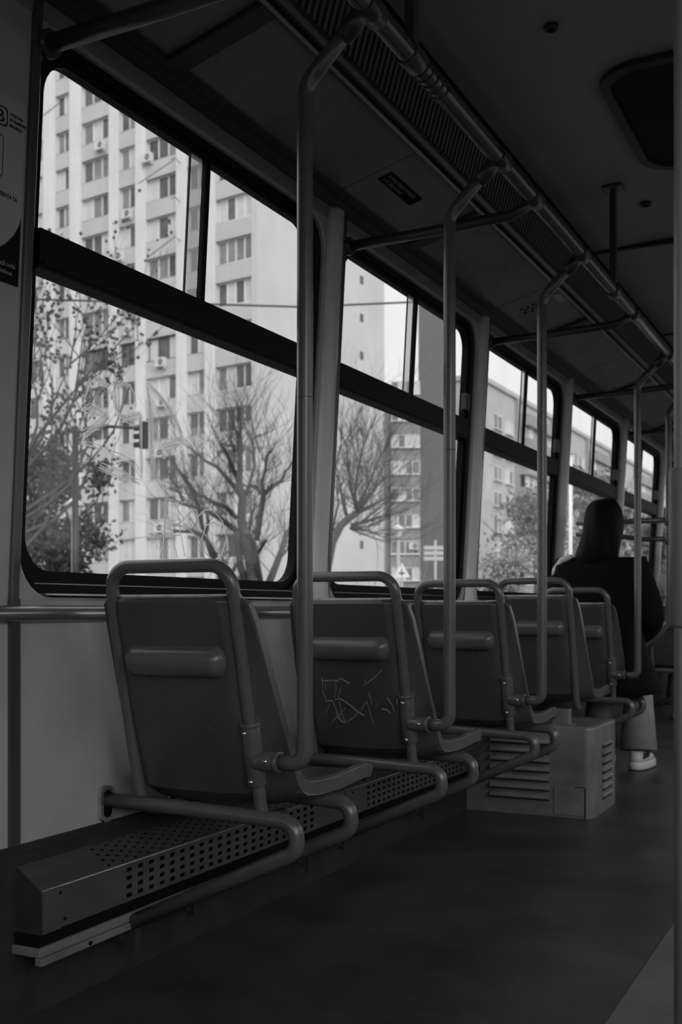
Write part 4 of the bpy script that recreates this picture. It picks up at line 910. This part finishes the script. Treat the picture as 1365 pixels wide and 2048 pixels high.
def ell(c, rx, ry, n=24, p=2.0, rot=0):
    out = []
    for k in range(n):
        a = 2*math.pi*k/n; ca, sa = math.cos(a), math.sin(a)
        x = rx*math.copysign(abs(ca)**(2/p), ca); y = ry*math.copysign(abs(sa)**(2/p), sa)
        out.append((c[0]+x*math.cos(rot)-y*math.sin(rot), c[1]+x*math.sin(rot)+y*math.cos(rot), c[2]))
    return out
def hand(verts, edges, rad, wrist, fdir, palm, side, idx):
    """palm and five unequal, bent fingers appended to a skeleton; idx = wrist vertex"""
    f = Vector(fdir).normalized(); n = Vector(palm).normalized(); s_ = Vector(side).normalized(); w_ = Vector(wrist)
    base = w_+f*.05; verts.append(base); rad.append((.030, .014)); b = len(verts)-1; edges.append((idx, b))
    for k, (off, L) in enumerate(((-.030, .062), (-.010, .074), (.010, .070), (.029, .054))):
        kn = w_+f*.088+s_*off; verts.append(kn); rad.append(.0095); a = len(verts)-1; edges.append((b, a))
        p1 = kn+(f*.9+n*.35).normalized()*L*.5; verts.append(p1); rad.append(.0085); edges.append((a, len(verts)-1))
        p2 = p1+(f*.5+n*.8).normalized()*L*.5; verts.append(p2); rad.append(.0070); edges.append((len(verts)-2, len(verts)-1))
    t0 = w_+f*.030-s_*.034+n*.008; verts.append(t0); rad.append(.011); edges.append((idx, len(verts)-1))
    t1 = t0+(f*.8-s_*.5+n*.3).normalized()*.036; verts.append(t1); rad.append(.0095); edges.append((len(verts)-2, len(verts)-1))
    t2 = t1+(f*.9+n*.5).normalized()*.026; verts.append(t2); rad.append(.008); edges.append((len(verts)-2, len(verts)-1))
def head_mesh(m, c, yaw, s=1.0):
    rings = []; prof = [(-.118, .030, .030, .035), (-.105, .046, .052, .028), (-.085, .058, .072, .014), (-.055, .067, .086, .004), (-.02, .073, .094, 0), (.02, .076, .098, 0), (.055, .074, .097, -.004), (.085, .064, .084, -.008), (.108, .044, .058, -.010), (.120, .018, .024, -.010)]
    for z, rx, ry, yo in prof:
        out = []
        for k in range(24):
            a = 2*math.pi*k/24; x = rx*math.cos(a); y = ry*math.sin(a)+yo
            if y > 0:
                fr = math.exp(-(x/.014)**2)
                if -.045 < z < .012: y += .020*fr*(1-abs(z+.030)/.05 if abs(z+.030) < .05 else 0)
                if -.005 < z < .03: y -= .008*math.exp(-((abs(x)-.032)/.014)**2)
                if -.075 < z < -.05: y += .006*math.exp(-(x/.025)**2)
            X = x*math.cos(yaw)-y*math.sin(yaw); Y = x*math.sin(yaw)+y*math.cos(yaw)
            out.append((c[0]+X*s, c[1]+Y*s, c[2]+z*s))
        rings.append(out)
    m.rings(rings)
    for sgn in (-1, 1):
        x, y = sgn*.077, -.005; m.ball((c[0]+(x*math.cos(yaw)-y*math.sin(yaw))*s, c[1]+(x*math.sin(yaw)+y*math.cos(yaw))*s, c[2]-.01), (.010, .018, .030), 10)
def face_parts(c, yaw, parent, s=1.0):
    def at(x, y, z): return (c[0]+(x*math.cos(yaw)-y*math.sin(yaw))*s, c[1]+(x*math.sin(yaw)+y*math.cos(yaw))*s, c[2]+z*s)
    for sgn in (-1, 1):
        m = M(); m.ball(at(sgn*.031, .078, .008), .011, 10); m.build('eye', MT['pale'], parent)
        m = M(); m.tube([at(sgn*.018, .092, .026), at(sgn*.034, .090, .030), at(sgn*.050, .078, .025)], .0035, 6); m.build('eyebrow', MT['hair'], parent)
    m = M(); m.tube([at(-.022, .082, -.062), at(0, .093, -.060), at(.022, .082, -.062)], [.003, .006, .003], 8); m.build('lips', MT['skin'], parent)

def person(px, py, lean_, coat, pants, hairm, label, hem, head_c, yaw=0., arms=None, legs=None, shw=.19, hl=None):
    e = empty('person', (px, py, .45), label, 'person')
    V = [(px, py, .505), (px, py-.01, .66), (px, py-.005+lean_*.4, .82), (px, py+lean_, .985), (px, py+lean_+.02, 1.06), (head_c[0], head_c[1]-.01, head_c[2]-.10), (head_c[0], head_c[1], head_c[2]-.02)]
    Ed = [(0, 1), (1, 2), (2, 3), (3, 4), (4, 5), (5, 6)]
    Rr = [(.13, .09), (.115, .085), (.12, .085), (.11, .08), .050, .05, .07]
    for sg, (el, wr, fd) in zip((-1, 1), arms):
        sh = (px+sg*(shw-.03), py+lean_, 1.005); V.append(sh); Rr.append(.055); Ed.append((3, len(V)-1))
        V.append(el); Rr.append(.040); Ed.append((len(V)-2, len(V)-1)); V.append(wr); Rr.append(.026); Ed.append((len(V)-2, len(V)-1))
        i = len(V)-1; s_ = Vector(fd).cross(Vector((0, 0, 1))).normalized()*(-sg)
        hand(V, Ed, Rr, wr, fd, Vector((0, 0, -1)), -s_*-1, i)
    for hp, kn, an, toe in legs:
        V.append(hp); Rr.append(.085); Ed.append((0, len(V)-1)); V.append(kn); Rr.append(.058); Ed.append((len(V)-2, len(V)-1))
        V.append(an); Rr.append(.038); Ed.append((len(V)-2, len(V)-1)); V.append(toe); Rr.append(.030); Ed.append((len(V)-2, len(V)-1))
    body = skin('body', V, Ed, Rr, MT['skin'], e)
    m = M(); head_mesh(m, head_c, yaw); h = m.build('head', MT['skin'], e, sub=1); face_parts(head_c, yaw, h)
    # coat: torso and sleeves in one cloth surface
    V = [(px, py, .56), (px, py-.015, .72), (px, py-.005+lean_*.4, .86), (px, py+lean_, .955), (px, py+lean_+.01, 1.04), (px+.003, py+lean_+.02, 1.085)]
    Ed = [(i, i+1) for i in range(5)]; Rr = [(.185, .135), (.175, .13), (.18, .13), (.165, .12), (.115, .085), (.070, .06)]
    for sg, (el, wr, fd) in zip((-1, 1), arms):
        V.append((px+sg*(shw-.01), py+lean_, 1.0)); Rr.append(.082); Ed.append((3, len(V)-1))
        V.append((el[0]+sg*.012, el[1], el[2]+.01)); Rr.append(.072); Ed.append((len(V)-2, len(V)-1)); V.append(wr); Rr.append(.045); Ed.append((len(V)-2, len(V)-1))
    skin('coat', V, Ed, Rr, MT[coat], e)
    m = M(); rings = []
    for z, rx, ry, dy in hem: rings.append([(x, y, z2+.007*math.sin(.9*k+z*40)) for k, (x, y, z2) in enumerate(ell((px+.015, py+dy, z), rx, ry, 28, 2.6))])
    m.rings(rings, cap=False); m.build('coat_skirt', MT[coat], e, solid=.008, fix=False)
    for hp, kn, an, toe in legs:
        up = Vector(kn)-Vector(hp)
        m = M(); m.tube(fillet([hp, kn, (an[0], an[1], an[2]-.005)], [0, .09, 0], 8), 1, 18)
        # radii along the leg: thigh, knee, flared hem
        n = len(m.v)//18; ctr = [sum((Vector(v) for v in m.v[i*18:(i+1)*18]), Vector())/18 for i in range(n)]
        rad = []
        for i in range(n):
            t = i/(n-1); rad.append(.092*(1-t)+.068*t if t < .85 else .068)
        rad[-1] = .094 if pants == 'jeans' else .07
        nv = []
        for i in range(n):
            for v in m.v[i*18:(i+1)*18]: nv.append(tuple(ctr[i]+(Vector(v)-ctr[i]).normalized()*rad[i]))
        m.v = nv; m.build('trouser_leg', MT[pants], e)
        # chunky sneaker: sole and upper
        f = (Vector((toe[0], toe[1], 0))-Vector((an[0], an[1], 0))).normalized(); s_ = Vector((f.y, -f.x, 0)); b = Vector((an[0], an[1], 0))-f*.07
        def out(z, w_, l0, l1):
            r_ = []
            for k in range(20):
                a = 2*math.pi*k/20; u_ = math.cos(a); v_ = math.sin(a); L = (l1-l0)/2
                r_.append(tuple(b+f*(l0+L+L*math.copysign(abs(u_)**.75, u_))+s_*(w_*math.copysign(abs(v_)**.8, v_))+Vector((0, 0, z))))
            return r_
        m = M(); m.rings([out(.003, .048, 0, .27), out(.008, .052, -.004, .275), out(.038, .051, -.004, .272), out(.042, .048, 0, .268)]); sh = m.build('shoe', MT['shoe'], e)
        m = M(); m.rings([out(.040, .047, .002, .262), out(.062, .044, .004, .24), out(.085, .038, .008, .17), out(.098, .034, .010, .12)]); m.build('shoe_upper', MT['shoe'], sh)
        m = M(); q = b+s_*.040; m.rings([[tuple(q+f*y+Vector((0, 0, z))+s_*dx) for y, z in ((.03, .060), (.10, .062), (.115, .082), (.04, .088))] for dx in (0, .006)], sm=False); m.build('shoe_side_patch', MT['shoedark'], sh)
    # hair: long cap falling to the shoulders
    m = M(); rings = []
    for z, rx, ry, dx, dy in hl:
        out_ = []
        for k in range(40):
            a = 2*math.pi*k/40; w_ = 1+.03*math.sin(7*a+z*20)+.018*math.sin(17*a)
            x = rx*math.cos(a)*w_; y = ry*math.sin(a)*w_
            if math.sin(a-yaw) > .55 and z < .075: y *= .42     # open at the face
            out_.append((head_c[0]+dx+x, head_c[1]+dy+y, head_c[2]+z))
        rings.append(out_)
    m.rings(rings, cap=True); m.build('hair', MT[hairm], e, sub=1)
    return e
p1 = person(-1.245, 5.36, .0, 'coat', 'jeans', 'hair', 'seated person from behind in black coat, flared light jeans and white sneakers',
    [(.72, .178, .132, -.01), (.60, .20, .16, .0), (.52, .225, .19, .03), (.46, .24, .23, .06), (.40, .245, .24, .08)],
    (-1.235, 5.385, 1.215), 0,
    arms=(((-1.475, 5.38, .74), (-1.37, 5.60, .66), (.4, .9, -.1)), ((-1.015, 5.38, .74), (-1.12, 5.60, .66), (-.4, .9, -.1))),
    legs=(((-1.34, 5.44, .53), (-1.35, 5.82, .50), (-1.34, 5.76, .10), (-1.34, 5.90, .04)), ((-1.16, 5.44, .53), (-1.15, 5.78, .50), (-1.135, 5.70, .10), (-1.12, 5.84, .04))), shw=.185,
    hl=[(.128, .012, .012, 0, -.01), (.124, .040, .045, 0, -.01), (.108, .066, .080, 0, -.01), (.08, .083, .102, 0, -.01), (.04, .092, .110, 0, -.012), (0, .095, .112, 0, -.016), (-.04, .096, .110, -.004, -.022), (-.08, .098, .100, -.010, -.032), (-.12, .102, .090, -.018, -.042), (-.16, .106, .082, -.026, -.045), (-.20, .100, .07, -.036, -.04), (-.24, .075, .05, -.048, -.03)])
# pale garment edge over the left shoulder
m = M(); m.tube([(-1.47, 5.33, .945), (-1.455, 5.31, 1.00), (-1.42, 5.30, 1.045), (-1.37, 5.29, 1.065)], [.012, .016, .016, .010], 10); m.build('pale_hood_edge', MT['pale'], p1)
p2 = person(-1.27, 8.08, .06, 'midc', 'jeans', 'brown', 'second seated person far behind the black coat, in grey clothing with long loose hair',
    [(.60, .20, .15, 0), (.52, .215, .18, .03), (.47, .22, .2, .05)],
    (-1.27, 8.20, 1.14), R(20),
    arms=(((-1.45, 8.14, .74), (-1.37, 8.34, .72), (.3, .9, 0)), ((-1.06, 8.10, .72), (-1.16, 8.30, .93), (-.1, -.2, 1))),
    legs=(((-1.38, 8.16, .53), (-1.40, 8.54, .50), (-1.40, 8.5, .10), (-1.40, 8.63, .04)), ((-1.2, 8.16, .53), (-1.2, 8.5, .50), (-1.2, 8.44, .10), (-1.2, 8.58, .04))), shw=.18,
    hl=[(.128, .012, .012, 0, -.01), (.124, .040, .045, 0, -.01), (.108, .066, .080, 0, -.01), (.08, .083, .102, 0, -.01), (.04, .092, .110, 0, -.012), (0, .095, .112, 0, -.016), (-.05, .10, .110, 0, -.022), (-.10, .105, .100, 0, -.032), (-.15, .11, .090, .004, -.042), (-.2, .10, .07, .01, -.045)])
